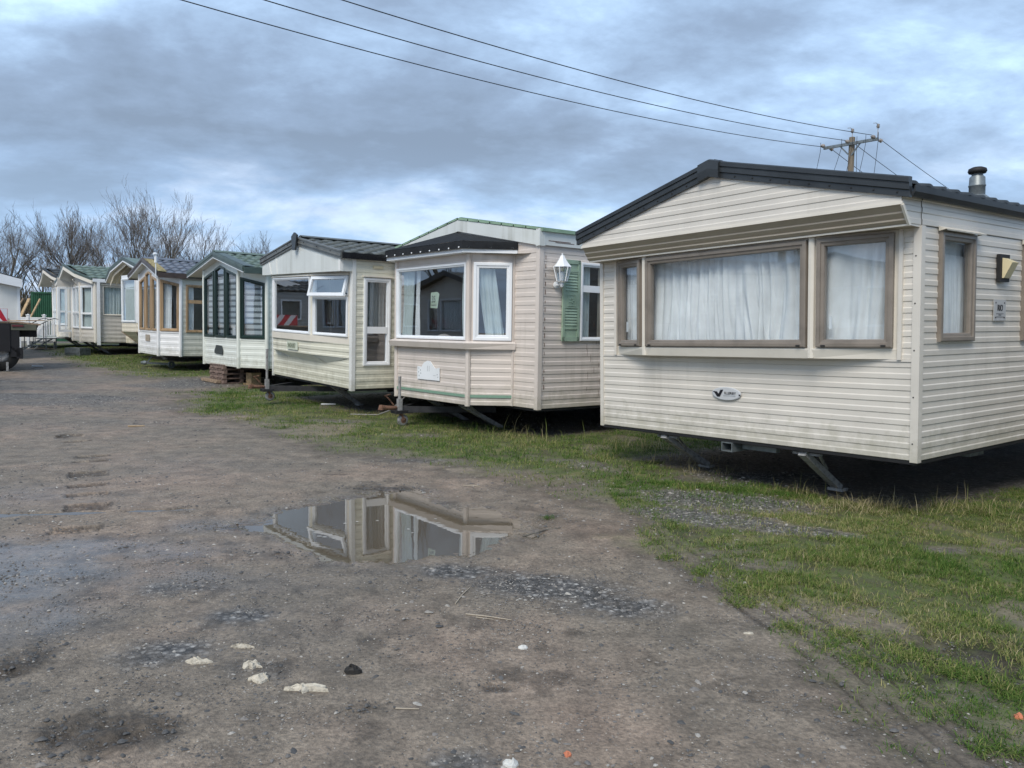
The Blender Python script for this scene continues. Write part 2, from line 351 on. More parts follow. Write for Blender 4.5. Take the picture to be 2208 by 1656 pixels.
def tiles(mb, E0, E1, R0, R1, tw=.25, nc=6, amp=.018, th=.022):
    E0, E1, R0, R1 = map(Vector, (E0, E1, R0, R1)); nrm = (E1-E0).cross(R0-E0).normalized()
    if nrm.z < 0: nrm = -nrm
    nv = int((E1-E0).length/tw*8)
    for c in range(nc):
        rows = [(c/nc, -.004), (c/nc, th), ((c+.5)/nc, th*.6), ((c+1)/nc+.003, .0)]; i0 = len(mb.v)
        for uu, h in rows:
            a = E0.lerp(R0, min(uu, 1)); b = E1.lerp(R1, min(uu, 1))
            for k in range(nv+1):
                p = a.lerp(b, k/nv); y = p.y
                wv = math.cos(2*math.pi*y/tw); wv = (wv*.5+.5)**.7*2-1
                mb.v.append(tuple(p+nrm*(h+amp*wv)))
        for r in range(len(rows)-1):
            for k in range(nv):
                a = i0+r*(nv+1)+k; mb.f.append((a, a+1, a+nv+2, a+nv+1))
def corner(home, x, y, z0, z1, m, w=.045, t=.016):
    mb = MB(); mb.prism([(x-w, y-t), (x+t, y-t), (x+t, y+w), (x, y+w), (x, y), (x-w, y)], z0, z1); return obj('corner_trim', mb, m, home)
def post(home, x, y, r, z0, z1, m, n=6):
    mb = MB(); mb.prism([(x+r*math.cos(2*math.pi*k/n+.3), y+r*math.sin(2*math.pi*k/n+.3)) for k in range(n)], z0, z1); return obj('corner_trim', mb, m, home)
def gutter(home, x, z, y0, y1, m, r=.045):
    mb = MB()
    prof = [(-.01, .05), (-.01, -.045), (r, -.055), (r*1.6, -.02), (r*1.75, .03), (r*1.5, .03), (r*1.3, -.015), (r*.3, -.03), (.0, .05)]
    for i, y in enumerate((y0, y1)):
        for dx, dz in prof: mb.v.append((x+dx, y, z+dz))
    k = len(prof)
    for j in range(k): mb.f.append((j, (j+1) % k, k+(j+1) % k, k+j))
    mb.f.append(tuple(range(k))); return obj('gutter', mb, m, home)
def carcass(home, W, H, L_, d=0., base=.5, wheels=True, chas=True):
    """floor edge, rear wall, left wall, interior, chassis and axle"""
    mb = MB(); mb.box(-W+.02, -.02, .03, L_-.03, -.04, .02); obj('floor', mb, STL, home)
    mb = MB(); mb.box(-W+.05, -.05, .12, 3.4, .021, .03); obj('carpet', mb, FLR, home)
    mb = MB()
    mb.quad((-W+.03, 3.4, .02), (-.03, 3.4, .02), (-.03, 3.4, H), (-W+.03, 3.4, H)); mb.quad((-W+.03, .02, .02), (-W+.03, 3.4, .02), (-W+.03, 3.4, H), (-W+.03, .02, H))
    mb.quad((-W+.02, .02, H), (-.02, .02, H), (-.02, 3.4, H), (-W+.02, 3.4, H)); i_ = .22+d*1.55; mb.quad((-W+i_, -d*.9, H-.1), (-i_, -d*.9, H-.1), (-.15, .02, H-.1), (-W+.15, .02, H-.1)); mb.quad((-.03, 1.2, .02), (-.03, 3.4, .02), (-.03, 3.4, H), (-.03, 1.2, H))
    obj('interior', mb, INT, home)
    if chas:
        mb = MB()
        for x in (-W*.72, -W*.28): mb.box(x-.03, x+.03, 1.3, L_-.2, -.19, -.04)
        for y in (1.4, 2.2, 4.2, 5.2, 7.0): mb.box(-W*.8, -W*.2, y-.03, y+.03, -.12, -.045)
        obj('chassis', mb, STL, home)
    if wheels:
        for x in (-W*.8, -W*.2):
            q = MB(); yy = L_*.52; rr = .30
            q.lathe((x-.09, yy, -base+rr), [(.16, 0), (rr-.03, 0), (rr, .03), (rr, .15), (rr-.03, .18), (.16, .18)], 20, (1, 0, 0)); t = obj('wheel', q, TYRE, home, True)
            q = MB(); q.lathe((x-.05, yy, -base+rr), [(.0, .02), (.05, .01), (.16, .0), (.165, .1), (.0, .1)], 16, (1, 0, 0)); obj('rim', q, GREYP, t, True)
def ridge_cap(home, xm, z, y0, y1, m, slope, w=.12):
    mb = MB(); mb.tube([(xm, y0, z), (xm, y1, z)], .035, 8); mb.quad((xm-w, y0, z-slope*w+.02), (xm-w, y1, z-slope*w+.02), (xm, y1, z+.035), (xm, y0, z+.035)); mb.quad((xm, y0, z+.035), (xm, y1, z+.035), (xm+w, y1, z-slope*w+.02), (xm+w, y0, z-slope*w+.02))
    return obj('ridge_cap', mb, m, home)
def text(parent, s, size, M, m, ext=.002, sx=1., name='lettering'):
    c = bpy.data.curves.new(name, 'FONT'); c.body = s; c.size = size; c.extrude = ext; c.align_x = 'CENTER'; c.align_y = 'CENTER'; c.resolution_u = 3
    o = bpy.data.objects.new(name, c); sc.collection.objects.link(o); c.materials.append(m); bpy.context.view_layer.update()
    me = bpy.data.meshes.new_from_object(o.evaluated_get(bpy.context.evaluated_depsgraph_get())); bpy.data.objects.remove(o)
    o = bpy.data.objects.new(name, me); sc.collection.objects.link(o); o.parent = parent; me.materials.clear(); me.materials.append(m)
    o.matrix_local = M @ Matrix.Diagonal((sx, 1, 1, 1)); return o
def on_front(x, y, z): return Matrix.Translation((x, y, z)) @ Matrix.Rotation(R(90), 4, 'X')
def on_side(x, y, z): return Matrix.Translation((x, y, z)) @ Matrix.Rotation(R(90), 4, 'Z') @ Matrix.Rotation(R(90), 4, 'X')
FX = (1, 0); SX = (0, 1)
HOMES = 'static caravans parked in a long diagonal row'
def home_root(p, label):
    x, y, zb, th, a, b = p
    e = empty('static_caravan', (x, y, zb), (b, a, th)); return tag(e, label, 'static caravan', HOMES)
def steady(home, x, y0, y1, base, wdt=.085):
    """corner steady leg sloping back to the ground"""
    mb = MB(); mb.bar((x, y0-.08, -.05), (x+.02, y1, -base+.02), .06, wdt, (1, 0, 0)); mb.box(x-.07, x+.09, y1-.05, y1+.06, -base-.01, -base+.02)
    mb.bar((x-.10, y0-.02, -.05), (x-.01, y0+.30, -.25), .015, .03); mb.bar((x+.13, y0-.02, -.05), (x+.03, y0+.30, -.25), .015, .03)
    mb.box(x-.14, x+.16, y0-.04, y0+.0, -.075, -.05); mb.lathe((x-.045, y0, -.075), [(.0, 0), (.03, 0), (.03, .09), (.0, .09)], 10, (1, 0, 0))
    return obj('corner_steady', mb, GREYP, home)
def drawbar(home, x, yf, base, h=.9):
    """coupling head, jockey wheel on a long post, A frame back to the chassis"""
    mb = MB(); mb.bar((x, yf-.05, -.18), (x-.9, yf+1.2, -.16), .06, .10); mb.bar((x, yf-.05, -.18), (x+.9, yf+1.2, -.16), .06, .10); mb.box(x-.09, x+.09, yf-.20, yf+.12, -.24, -.19)
    db = obj('drawbar', mb, STL, home)
    mb = MB(); mb.tube([(x, yf-.42, -.13), (x, yf-.36, -.14), (x, yf-.15, -.15)], [.045, .04, .032], 10); mb.tube([(x, yf-.43, -.17), (x, yf-.43, -.09)], [.05, .03], 10)
    mb.tube([(x, yf-.2, -.1), (x-.01, yf-.3, .02), (x-.02, yf-.36, .05), (x-.03, yf-.24, .07)], .012, 6); obj('coupling_head', mb, RUST, db)
    jx, jy = x+.02, yf-.10
    mb = MB(); mb.tube([(jx, jy, -.02), (jx, jy, h)], .024, 10); mb.tube([(jx, jy, h-.02), (jx+.0, jy, h)], .028, 10); mb.box(jx-.035, jx+.035, jy-.035, jy+.035, -.22, .0); obj('jockey_post', mb, GREYP, db)
    mb = MB(); mb.tube([(jx, jy, -.2), (jx+.02, jy+.02, -base+.19)], .022, 8)
    for sx in (-.045, .045): mb.bar((jx+sx*.6, jy+.02, -base+.20), (jx+sx, jy+.06, -base+.10), .008, .04)
    fk = obj('jockey_fork', mb, RUST, db)
    mb = MB(); mb.lathe((jx-.03, jy+.06, -base+.095), [(.04, 0), (.08, 0), (.095, .012), (.095, .048), (.08, .06), (.04, .06)], 18, (1, 0, 0)); wl = obj('jockey_wheel', mb, GREYP, db, True)
    mb = MB(); mb.lathe((jx-.035, jy+.06, -base+.095), [(.0, 0), (.05, .004), (.05, .066), (0, .07)], 12, (1, 0, 0)); obj('hub', mb, RUST, wl)

# ================================================================== HOME 1 (cream, nearest)
def home1():
    W, L_ = 3.875, 10.0; h = home_root((3.471, 6.772, .542, -.924, -.022, .019), 'nearest cream caravan with black edged gable and wide taupe window full of net curtains'); B = .50
    carcass(h, W, 2.2, L_, base=B)
    f1, f2, f3 = (-3.60, 0), (-3.02, -.14), (-.92, -.14); f4 = (-.17, 0)
    mb = MB(); siding(mb, (0, 0), FX, rect(-W, 0, 0, .855), pitch=.1); siding(mb, (0, 0), FX, rect(-W, 0, .868, 2.0), [rect(-3.605, -.165, .868, 1.999)], pitch=.1, z0=.868)
    obj('wall', mb, C1, h)
    mb = MB(); slab(mb, (0, 0), FX, rect(-W, 0, .852, .871), 0, .016); obj('band', mb, C1, h)
    mb = MB(); so_ = rect(0, L_, 0, 2.0)
    wins = [(.31, .975, 1.02, 1.975), (2.05, 2.72, 1.01, 1.96), (4.4, 5.5, 1.02, 1.96), (7.3, 7.95, 1.35, 1.96)]
    siding(mb, (0, 0), SX, rect(0, L_, 0, 2.0), [rect(*k) for k in wins], pitch=.1); obj('wall', mb, C1, h); mb = MB(); siding(mb, (0, 0), SX, rect(0, L_, 2.004, 2.28), pitch=.1, z0=2.004, off=.005); obj('eave_panel', mb, C1, h)
    mb = MB(); siding(mb, (0, L_), (-1, 0), rect(0, W, 0, 2.28), pitch=.1); obj('wall', mb, C1, h); mb = MB(); siding(mb, (-W, L_), (0, -1), rect(0, L_, 0, 2.28), pitch=.1); obj('wall', mb, C1, h)
    # bow facets
    for (a, b, s0, s1) in ((f1, f2, .06, .535), (f2, f3, .035, 2.06), (f3, f4, .055, .72)):
        u = (b[0]-a[0], b[1]-a[1]); ln = math.hypot(*u)
        mb = MB(); siding(mb, a, u, rect(0, ln, .875, 1.995), [rect(s0+.01, s1-.01, .985, 1.955)], pitch=0); obj('bay_panel', mb, UPc, h)
        o = window(h, a, u, rect(s0, s1, .975, 1.965), BRN, fw=.072, out=.045, handle=(s0+.11, 1.2) if ln < 1 else None)
        for sv in (s0+.07, s1-.07):
            q = MB(); slab(q, a, u, rect(sv-.02, sv+.02, .982, .997), .044, .056); obj('drain_cap', q, BLK, o)
    for p in (f2, f3): post(h, p[0], p[1]-.004, .035, .875, 1.99, UPc, 8)
    for x0, x1 in ((-.168, -.135), (-3.635, -3.60)):
        mb = MB(); mb.box(x0, x1, -.03, .0, .868, 2.0); obj('edge_trim', mb, C1, h)
    # sill box under the bow
    mb = MB(); P = [f1, f2, f3, f4]; ex = [(f1[0]-.02, 0), (f2[0]-.02, f2[1]-.03), (f3[0]+.02, f3[1]-.03), (f4[0]+.03, 0)]; lo = [(f1[0], 0), (f2[0], f2[1]-.012), (f3[0], f3[1]-.012), (f4[0]+.01, 0)]
    for a, b, c, d in zip(ex, ex[1:], lo, lo[1:]):
        mb.quad((*c, .872), (*d, .872), (*b, .95), (*a, .95)); mb.quad((*a, .95), (*b, .95), (*b, .965), (*a, .965))
    mb.poly([(x, y, .965) for x, y in ex]); mb.poly([(x, y, .872) for x, y in reversed(lo)]); obj('window_sill', mb, UPc, h)
    # curtains
    u12 = (f2[0]-f1[0], f2[1]-f1[1]); u34 = (f4[0]-f3[0], f4[1]-f3[1])
    curtain(h, f1, u12, -.05, .56, .9, 1.97, CUR, .10, .09, .022, 1, label='net curtain bunched behind the narrow left pane')
    curtain(h, f2, FX, -.0, 2.1, .88, 1.97, CUR, .14, .15, .050, 2, skew=.45, gather=(1.42, 1.0, .24))
    curtain(h, f3, u34, .0, .76, .88, 1.97, CUR, .12, .26, .035, 3, skew=-.5)
    # soffit and gable
    S = [(-.322, 2.155), (-.315, 2.140), (-.278, 2.10), (-.283, 2.085), (-.245, 2.045), (-.25, 2.03), (-.20, 1.992), (-.02, 1.985), (.0, 1.985)]
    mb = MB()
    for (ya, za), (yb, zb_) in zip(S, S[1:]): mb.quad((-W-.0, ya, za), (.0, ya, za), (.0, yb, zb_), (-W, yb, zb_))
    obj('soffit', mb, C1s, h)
    mb = MB(); mb.sweep([(-W-.01, 0, 0), (.01, 0, 0)], [(-.335, 2.15), (-.335, 2.175), (-.318, 2.175), (-.318, 2.15)]); mb.sweep([(-W, 0, 0), (0, 0, 0)], [(-.215, 1.985), (-.215, 2.0), (-.19, 2.0), (-.19, 1.985)]); obj('soffit_trim', mb, UPc, h)
    for x in (0., -W):
        mb = MB(); u = SX; siding(mb, (x, 0), u, [(-.32, 2.155), (-.32, 2.30), (0, 2.30), (0, 1.985), (-.2, 1.992)], pitch=.1, z0=2.004, depth=.006); obj('gable_cheek', mb, C1, h)
    mb = MB(); mb.bar((.006, -.325, 2.15), (.006, -.205, 1.99), .02, .03); obj('cheek_trim', mb, UPc, h)
    xm = -W/2; mb = MB(); siding(mb, (0, -.32), FX, [(-W, 2.165), (0, 2.165), (0, 2.25), (xm, 2.74), (-W, 2.25)], pitch=.1, z0=2.165); obj('gable', mb, C1, h)
    bp = [(.075, -.33, 2.195), (xm, -.33, 2.680), (-W-.075, -.33, 2.195)]
    mb = MB(); mb.sweep(bp, [(0.02, 0), (-.018, 0), (-.018, .052), (-.032, .060), (-.032, .10), (-.026, .104), (-.026, .112), (-.038, .118), (-.038, .155), (-.02, .166), (.02, .166)]); br = obj('barge_board', mb, ANTH, h)
    for k in range(10):
        t = (k+.5)/10
        for a, b in ((bp[0], bp[1]), (bp[1], bp[2])):
            p = Vector(a).lerp(Vector(b), t); q = MB(); q.lathe((p.x, p.y-.018, p.z+.028), [(.009, 0), (.009, .004), (0, .006)], 8, (0, -1, 0)); obj('screw_cap', q, BLK, br)
    mb = MB(); mb.sweep([(xm+.13, -.335, 2.648), (xm, -.335, 2.680), (xm-.13, -.335, 2.648)], [(.0, .0), (-.05, -.0), (-.055, .08), (-.05, .165), (-.02, .176), (.02, .176)]); obj('ridge_finial', mb, ANTH, h)
    mb = MB()
    for sgn in (1, -1):
        ex = xm+sgn*(W/2+.06); tiles(mb, (ex, -.30, 2.30), (ex, L_+.1, 2.30), (xm, -.30, 2.80), (xm, L_+.1, 2.80), .25, 6)
    rf = obj('roof', mb, TDRK, h, True); ridge_cap(h, xm, 2.83, -.28, L_+.1, ANTH, .26)
    gutter(h, .03, 2.262, -.31, L_, ANTH)
    # flue
    mb = MB(); fx, fy = -.22, 1.55; c = (fx, fy, 0)
    mb.lathe(c, [(.15, 2.33), (.11, 2.40), (.075, 2.43)], 20); ff = obj('flue_flashing', mb, GALV, h, True)
    mb = MB(); mb.lathe(c, [(.072, 2.40), (.072, 2.51), (.077, 2.515), (.077, 2.525), (.072, 2.53), (.069, 2.60), (.05, 2.62), (.05, 2.66)], 20); fl = obj('flue', mb, GALV, h, True)
    mb = MB(); mb.lathe(c, [(.0, 2.635), (.075, 2.64), (.085, 2.66), (.078, 2.685), (.045, 2.70), (0, 2.705)], 20); obj('cowl', mb, BLK, fl, True)
    # side windows
    for i, k in enumerate(wins[:2]):
        o = window(h, (0, 0), SX, rect(*k), BRN, fw=.075, out=.038)
        q = MB(); s0, s1, zt = k[0]-.02, k[1]+.06, k[3]; q.poly([(.012, s0, zt+.045), (.012, s1, zt+.045), (.085, s1+.02, zt+.012), (.085, s0-.0, zt+.012)])
        q.quad((.085, s0, zt+.012), (.085, s1+.02, zt+.012), (.082, s1+.02, zt+.0), (.082, s0, zt)); q.poly([(.012, s1, zt+.045), (.012, s1, zt), (.085, s1+.02, zt+.012)]); q.poly([(.012, s0, zt+.045), (.085, s0, zt+.012), (.012, s0, zt)]); obj('drip_hood', q, UPc, o)
        curtain(h, (0, 0), SX, k[0]-.02, k[1]+.12, 1.0, 1.95, CUR, .09, .07, .015, 5+i)
    for k in wins[2:]: window(h, (0, 0), SX, rect(*k), BRN, fw=.075, out=.038)
    q = MB()
    for j in range(22): q.box(-.16, -.15, .42, .62, 1.05+j*.03, 1.068+j*.03)
    obj('blind', q, CUR, h)
    # wall lamp
    q = MB(); q.box(.012, .045, 1.455, 1.665, 1.575, 1.835); lp = obj('wall_lamp', q, BLK, h)
    q = MB(); a = [(.045, 1.50, 1.80), (.045, 1.64, 1.80), (.045, 1.64, 1.61), (.045, 1.50, 1.61)]; b = [(.125, 1.52, 1.755), (.125, 1.66, 1.755), (.06, 1.64, 1.61), (.06, 1.50, 1.61)]
    q.poly(b)
    for i in range(4): q.quad(a[i], a[(i+1) % 4], b[(i+1) % 4], b[i])
    obj('lamp_shade', q, CREAML, lp)
    # name plate
    q = MB(); q.box(.016, .022, 1.40, 1.66, 1.205, 1.405); pl = obj('name_plate', q, mat('clear acrylic', (.46, .47, .48), .2, var=.08), h)
    for yy in (1.435, 1.625):
        for z in (1.235, 1.375): s_ = MB(); s_.lathe((.022, yy, z), [(.007, 0), (.007, .004), (0, .005)], 8, (1, 0, 0)); obj('screw', s_, BLACKL, pl)
    text(pl, 'RIO', .085, on_side(.024, 1.53, 1.325), BLACKL, sx=.85)
    q = MB(); q.box(.0215, .0235, 1.45, 1.61, 1.268, 1.273); q.box(.0215, .0235, 1.44, 1.62, 1.238, 1.243); q.box(.0215, .0235, 1.50, 1.56, 1.255, 1.262); obj('printed_line', q, BLACKL, pl)
    # oval badge
    q = MB(); q.lathe((-1.978, -.014, .48), [(.0, .012), (.92, .012), (1.0, .008), (1.0, 0)], 36, (0, -1, 0))
    q.v = [(-1.978+(x+1.978)*.185, y, .48+(z-.48)*.070) for x, y, z in q.v]; bd = obj('badge', q, mat('badge silver', (.52, .54, .56), .3, var=.08), h)
    Y = -.0285
    text(bd, 'ILLERBY', .036, on_front(-1.925, Y, .487), BLACKL, .0015, 1.18); text(bd, 'HOLIDAY HOMES', .017, on_front(-1.935, Y, .462), LINEG, .001, 1.15)
    q = MB()
    for pts in ([(-2.15, .497), (-2.125, .503), (-2.125, .491)], [(-2.135, .50), (-2.112, .50), (-2.075, .452), (-2.09, .445)], [(-2.115, .50), (-2.095, .50), (-2.055, .455), (-2.072, .445)],
                [(-2.09, .447), (-2.072, .447), (-2.03, .520), (-2.048, .520)], [(-2.072, .445), (-2.055, .448), (-2.012, .522), (-2.03, .522)], [(-1.815, .480), (-1.795, .480), (-1.795, .466), (-1.815, .466)]):
        q.poly([(x, Y-.0015, z+(.0)) for x, z in pts]); q.poly([(x, Y+.001, z) for x, z in reversed(pts)])
    obj('emblem', q, BLACKL, bd)
    corner(h, .0, .0, -.012, 2.0, C1, .048, .02); corner_l = MB(); corner_l.box(-W-.018, -W+.035, -.02, .03, -.012, 2.0); obj('corner_trim', corner_l, C1, h)
    q = MB(); 
    for z in (.15, .55, .95, 1.35, 1.75): q.lathe((-.025, -.02, z), [(.006, 0), (.006, .004), (0, .005)], 8, (0, -1, 0))
    obj('trim_screw', q, BLK, h)
    q = MB(); q.box(-W, .0, -.008, .0, -.03, -.004); q.box(-.008, .0, 0, L_, -.03, -.004); obj('bottom_rail', q, BLK, h)
    steady(h, -1.10, .10, .62, B-.02); steady(h, -2.88, .10, .75, B-.02)
    q = MB()
    for a_, b_, c_, d_ in ((-2.04, -1.90, -.13, -.118), (-2.04, -1.90, -.042, -.03), (-2.04, -2.028, -.118, -.042), (-1.912, -1.90, -.118, -.042)): q.box(a_, b_, -.02, .9, c_, d_)
    q.box(-1.86, -1.45, .1, .16, -.10, -.03); obj('tow_beam', q, GALV, h)
    q = MB(); q.box(-.5, -.1, 1.25, 1.55, -.10, -.04); obj('outrigger', q, GALV, h); q = MB(); q.box(-.8, -.08, 3.1, 3.25, -.16, -.05); obj('outrigger', q, GALV, h)
home1()

# ================================================================== HOME 2 (bay, shutters)
def home2():
    W, L_ = 3.95, 9.0; B = .47; h = home_root((.372, 11.48, .469, -.894, -.002, .001), 'beige caravan with white framed canted bay under a black felt roof and green stripes')
    J = (-.56, 0); K = (-.995, -.534); Lp = (-3.065, -.534); M_ = (-3.50, 0); e = .56
    carcass(h, W, 2.35, L_, .5, B)
    mb = MB(); siding(mb, (0, 0), FX, rect(-e, 0, 0, 2.52), pitch=.125); siding(mb, (0, 0), FX, rect(-W, -3.5, 0, 2.52), pitch=.125); obj('wall', mb, C2, h)
    mb = MB(); ws = (.785, 1.65, .99, 2.155); siding(mb, (0, 0), SX, rect(0, L_, 0, 2.36), [rect(*ws), rect(3.2, 4.2, 1, 2.1)], pitch=.125); obj('wall', mb, C2, h)
    mb = MB(); siding(mb, (0, L_), (-1, 0), rect(0, W, 0, 2.36), pitch=.125); obj('wall', mb, C2, h); mb = MB(); siding(mb, (-W, L_), (0, -1), rect(0, L_, 0, 2.36), pitch=.125); obj('wall', mb, C2, h)
    uK = (J[0]-K[0], J[1]-K[1]); lk = math.hypot(*uK); uM = (Lp[0]-M_[0], Lp[1]-M_[1])
    for P0, u, ln in ((Lp, FX, K[0]-Lp[0]), (K, uK, lk), (M_, uM, lk)):
        mb = MB(); siding(mb, P0, u, rect(0, ln, 0, .84), pitch=.125); obj('bay_wall', mb, C2, h)
        mb = MB(); wn = rect(.03, ln-.03, .975, 2.13) if ln > 1 else rect(.075, ln-.04, .975, 2.13)
        siding(mb, P0, u, rect(0, ln, .84, 2.27), [inset(wn, .012)], pitch=0); siding(mb, P0, u, rect(0, ln, 2.175, 2.18), pitch=0, off=.012); obj('bay_panel', mb, C2, h)
        window(h, P0, u, wn, UP, fw=.055 if ln > 1 else .085, out=.035, gl=GLd)
        mb = MB(); slab(mb, P0, u, rect(.02, ln-.02, .125*.95, .125*.95+.042), .0145, .0165); obj('green_stripe', mb, SAGES, h)
    for p in (K, Lp): post(h, p[0]+.005, p[1], .042, -.012, 2.26, C2, 8)
    q = MB(); q.box(-.60, -.545, -.03, .01, 0, 2.25); obj('corner_trim', q, C2, h)
    def ringpts(o): return [(J[0]+.03+o*.25, -.015), (K[0]+o*.45, K[1]-o), (Lp[0]-o*.45, Lp[1]-o), (M_[0]-.03-o*.25, -.015)]
    def belt(o0, o1, z0, z1, m, nm, lab=None):
        q = MB(); a = ringpts(o0); b = ringpts(o1)
        for i in range(3):
            q.quad((*a[i+1], z0), (*a[i], z0), (*b[i], z1), (*b[i+1], z1))
        q.poly([(*p, z0) for p in a]); q.poly([(*p, z1) for p in reversed(b)]); return obj(nm, q, m, h)
    belt(.10, .13, .845, .93, C2, 'window_sill'); belt(.13, .06, .931, .962, C2, 'sill_top')
    belt(.16, .16, 2.262, 2.345, UP, 'bay_fascia')
    FELT = mat('black roofing felt', (.016, .018, .021), .85, spec=.25, noise=9, var=.3, bump=(40, .4))
    q = MB(); a = ringpts(.20); b = ringpts(.185); pk = (-2.03, -.06, 2.70)
    for i in range(3):
        q.quad((*a[i+1], 2.315), (*a[i], 2.315), (*b[i], 2.425), (*b[i+1], 2.425))
    q.poly([(*b[0], 2.425), (*b[1], 2.43), pk]); q.poly([(*b[1], 2.43), (*b[2], 2.43), pk]); q.poly([(*b[2], 2.43), (*b[3], 2.425), pk]); ft = obj('bay_roof', q, FELT, h)
    for i in range(3):
        pa, pb = Vector((*a[i], 2.335)), Vector((*a[i+1], 2.335)); n = 3 if i != 1 else 9
        for k in range(n):
            p = pa.lerp(pb, (k+.25)/(n-.4)); s_ = MB(); nn = Vector((pb-pa)).cross(V(0, 0, 1)).normalized(); nn = nn if nn.y < 0 or i != 1 else -nn
            s_.lathe(tuple(p+nn*0.0), [(.013, -.01), (.013, .006), (0, .01)], 8, tuple(nn)); obj('stud', s_, UP, ft)
    # gable fascia
    xm = -2.0
    q = MB(); slab(q, (0, 0), FX, [(-W-.03, 2.35), (xm, 2.715), (.0, 2.35), (.0, 2.56), (xm, 2.895), (-W-.03, 2.56)], .02, .045); obj('gable_fascia', q, CG, h)
    q = MB(); q.box(.02, .045, -.02, L_, 2.355, 2.57); obj('side_fascia', q, CG, h)
    q = MB(); q.box(-.03, .055, -.055, .05, 2.34, 2.585); obj('fascia_corner', q, CG, h)
    q = MB(); slab(q, (0, 0), FX, [(-W, 2.34), (0, 2.34), (0, 2.45), (xm, 2.8), (-W, 2.45)], -.02, .0); obj('gable', q, C2, h)
    q = MB()
    for sg, x0 in ((1, .03), (-1, -W-.03)):
        for k in range(7):
            t0, t1 = k/7+.006, (k+1)/7-.006; xa = xm+(x0-xm)*t0; xb = xm+(x0-xm)*t1; za = 2.90-(.335)*t0; zb_ = 2.90-.335*t1
            q.quad((xa, -.055, za), (xb, -.055, zb_), (xb, -.055, zb_+.033), (xa, -.055, za+.033)); q.quad((xa, -.055, za+.033), (xb, -.055, zb_+.033), (xb, .1, zb_+.035), (xa, .1, za+.035))
    obj('roof_edge', q, TSAG, h)
    q = MB()
    for x0 in (.06, -W-.06): q.quad((xm, -.04, 2.925), (x0, -.04, 2.585), (x0, L_, 2.585), (xm, L_, 2.925))
    for k in range(24): q.box(xm-.02, xm+.02, k*.37, k*.37+.35, 2.925, 2.945)
    obj('roof', q, TSAG, h); q = MB(); q.box(.045, .085, -.03, L_, 2.545, 2.59); obj('gutter', q, TSAG, h)
    # side window, shutter, lantern
    window(h, (0, 0), SX, rect(*ws), UP, fw=.06, out=.04, hb=(1.77,), bars=.10); window(h, (0, 0), SX, rect(3.2, 4.2, 1, 2.1), UP, fw=.06, out=.04)
    curtain(h, (0, 0), SX, .83, 1.08, 1.0, 2.1, CURg, .1, .08, .02, 21); 
    q = MB(); s0, s1 = .425, .765; slab(q, (0, 0), SX, rect(s0, s1, .985, 2.18), .014, .03)
    for a_, b_, c_, d_ in ((s0, s0+.045, .985, 2.18), (s1-.045, s1, .985, 2.18), (s0, s1, .985, 1.05), (s0, s1, 2.12, 2.18), (s0+.045, s1-.045, 1.47, 1.70), (s0+.045, s1-.045, 1.16, 1.19), (s0+.045, s1-.045, 2.0, 2.03)):
        slab(q, (0, 0), SX, rect(a_, b_, c_, d_), .03, .043)
    for z in [1.22+.042*k for k in range(6)] + [1.73+.042*k for k in range(7)]:
        q.poly([(.03, s0+.05, z+.03), (.03, s1-.05, z+.03), (.042, s1-.05, z), (.042, s0+.05, z)]); q.quad((.042, s0+.05, z), (.042, s1-.05, z), (.03, s1-.05, z-.002), (.03, s0+.05, z-.002))
    sh = obj('shutter', q, SAGE, h)
    q = MB(); ring(q, (0, 0), SX, rect(s0+.09, s1-.09, 1.50, 1.67), [(0, .043), (0, .050), (.012, .050), (.012, .043)])
    for k in range(5):
        t = 2*math.pi*k/5; cy, cz = (s0+s1)/2+.03*math.cos(t), 1.585+.03*math.sin(t); q.lathe((.043, cy, cz), [(.018, 0), (.014, .008), (0, .010)], 8, (1, 0, 0))
    obj('carved_panel', q, SAGE, sh)
    q = MB(); c = (.145, .30, 0)
    q.lathe((.014, .30, 1.80), [(.05, 0), (.05, .012), (.02, .025), (0, .026)], 14, (1, 0, 0)); q.tube([(.02, .30, 1.80), (.09, .30, 1.795), (.135, .30, 1.83)], .014, 8)
    ln_ = obj('wall_lantern', q, UP, h)
    q = MB(); q.lathe(c, [(.0, 1.76), (.02, 1.77), (.03, 1.80), (.02, 1.82), (.07, 1.84), (.075, 1.85)], 6); q.lathe(c, [(.135, 2.045), (.14, 2.055), (.09, 2.11), (.055, 2.16), (.035, 2.20), (.03, 2.215), (.012, 2.22), (.012, 2.245), (.0, 2.25)], 6); 
    for k in range(6):
        t = math.pi/3*k; t0 = t
        a_ = V(c[0]+.075*math.cos(t), c[1]+.075*math.sin(t), 1.85); b_ = V(c[0]+.125*math.cos(t), c[1]+.125*math.sin(t), 2.05); q.bar(a_, b_, .014, .014)
    obj('lantern_cage', q, UP, ln_)
    q = MB(); q.lathe(c, [(.072, 1.85), (.120, 2.048)], 6); obj('lantern_glass', q, GL, ln_)
    q = MB(); q.lathe(c, [(.0, 1.86), (.02, 1.86), (.03, 1.93), (.02, 1.98), (0, 2.0)], 10); obj('bulb', q, UP, ln_)
    # name plate, arched top
    pts = [(-2.365, .325), (-1.72, .325), (-1.72, .53)]+[(-2.04+.21*math.cos(t), .47+.16*math.sin(t)) for t in [R(14), R(14), R(75), R(100), R(130), R(160)]]+[(-2.365, .53)]
    q = MB(); slab(q, (0, -.534), FX, pts, .015, .025); npl = obj('name_plate', q, UP, h)
    q = MB()
    for x, z in ((-2.32, .5), (-2.33, .44), (-2.31, .38), (-2.27, .47), (-2.26, .42), (-1.78, .42), (-1.76, .38)): q.lathe((x, -.559, z), [(.014, 0), (.0, .002)], 8, (0, -1, 0))
    for x in (-2.06, -2.01): q.box(x-.006, x+.006, -.5605, -.5595, .46, .55)
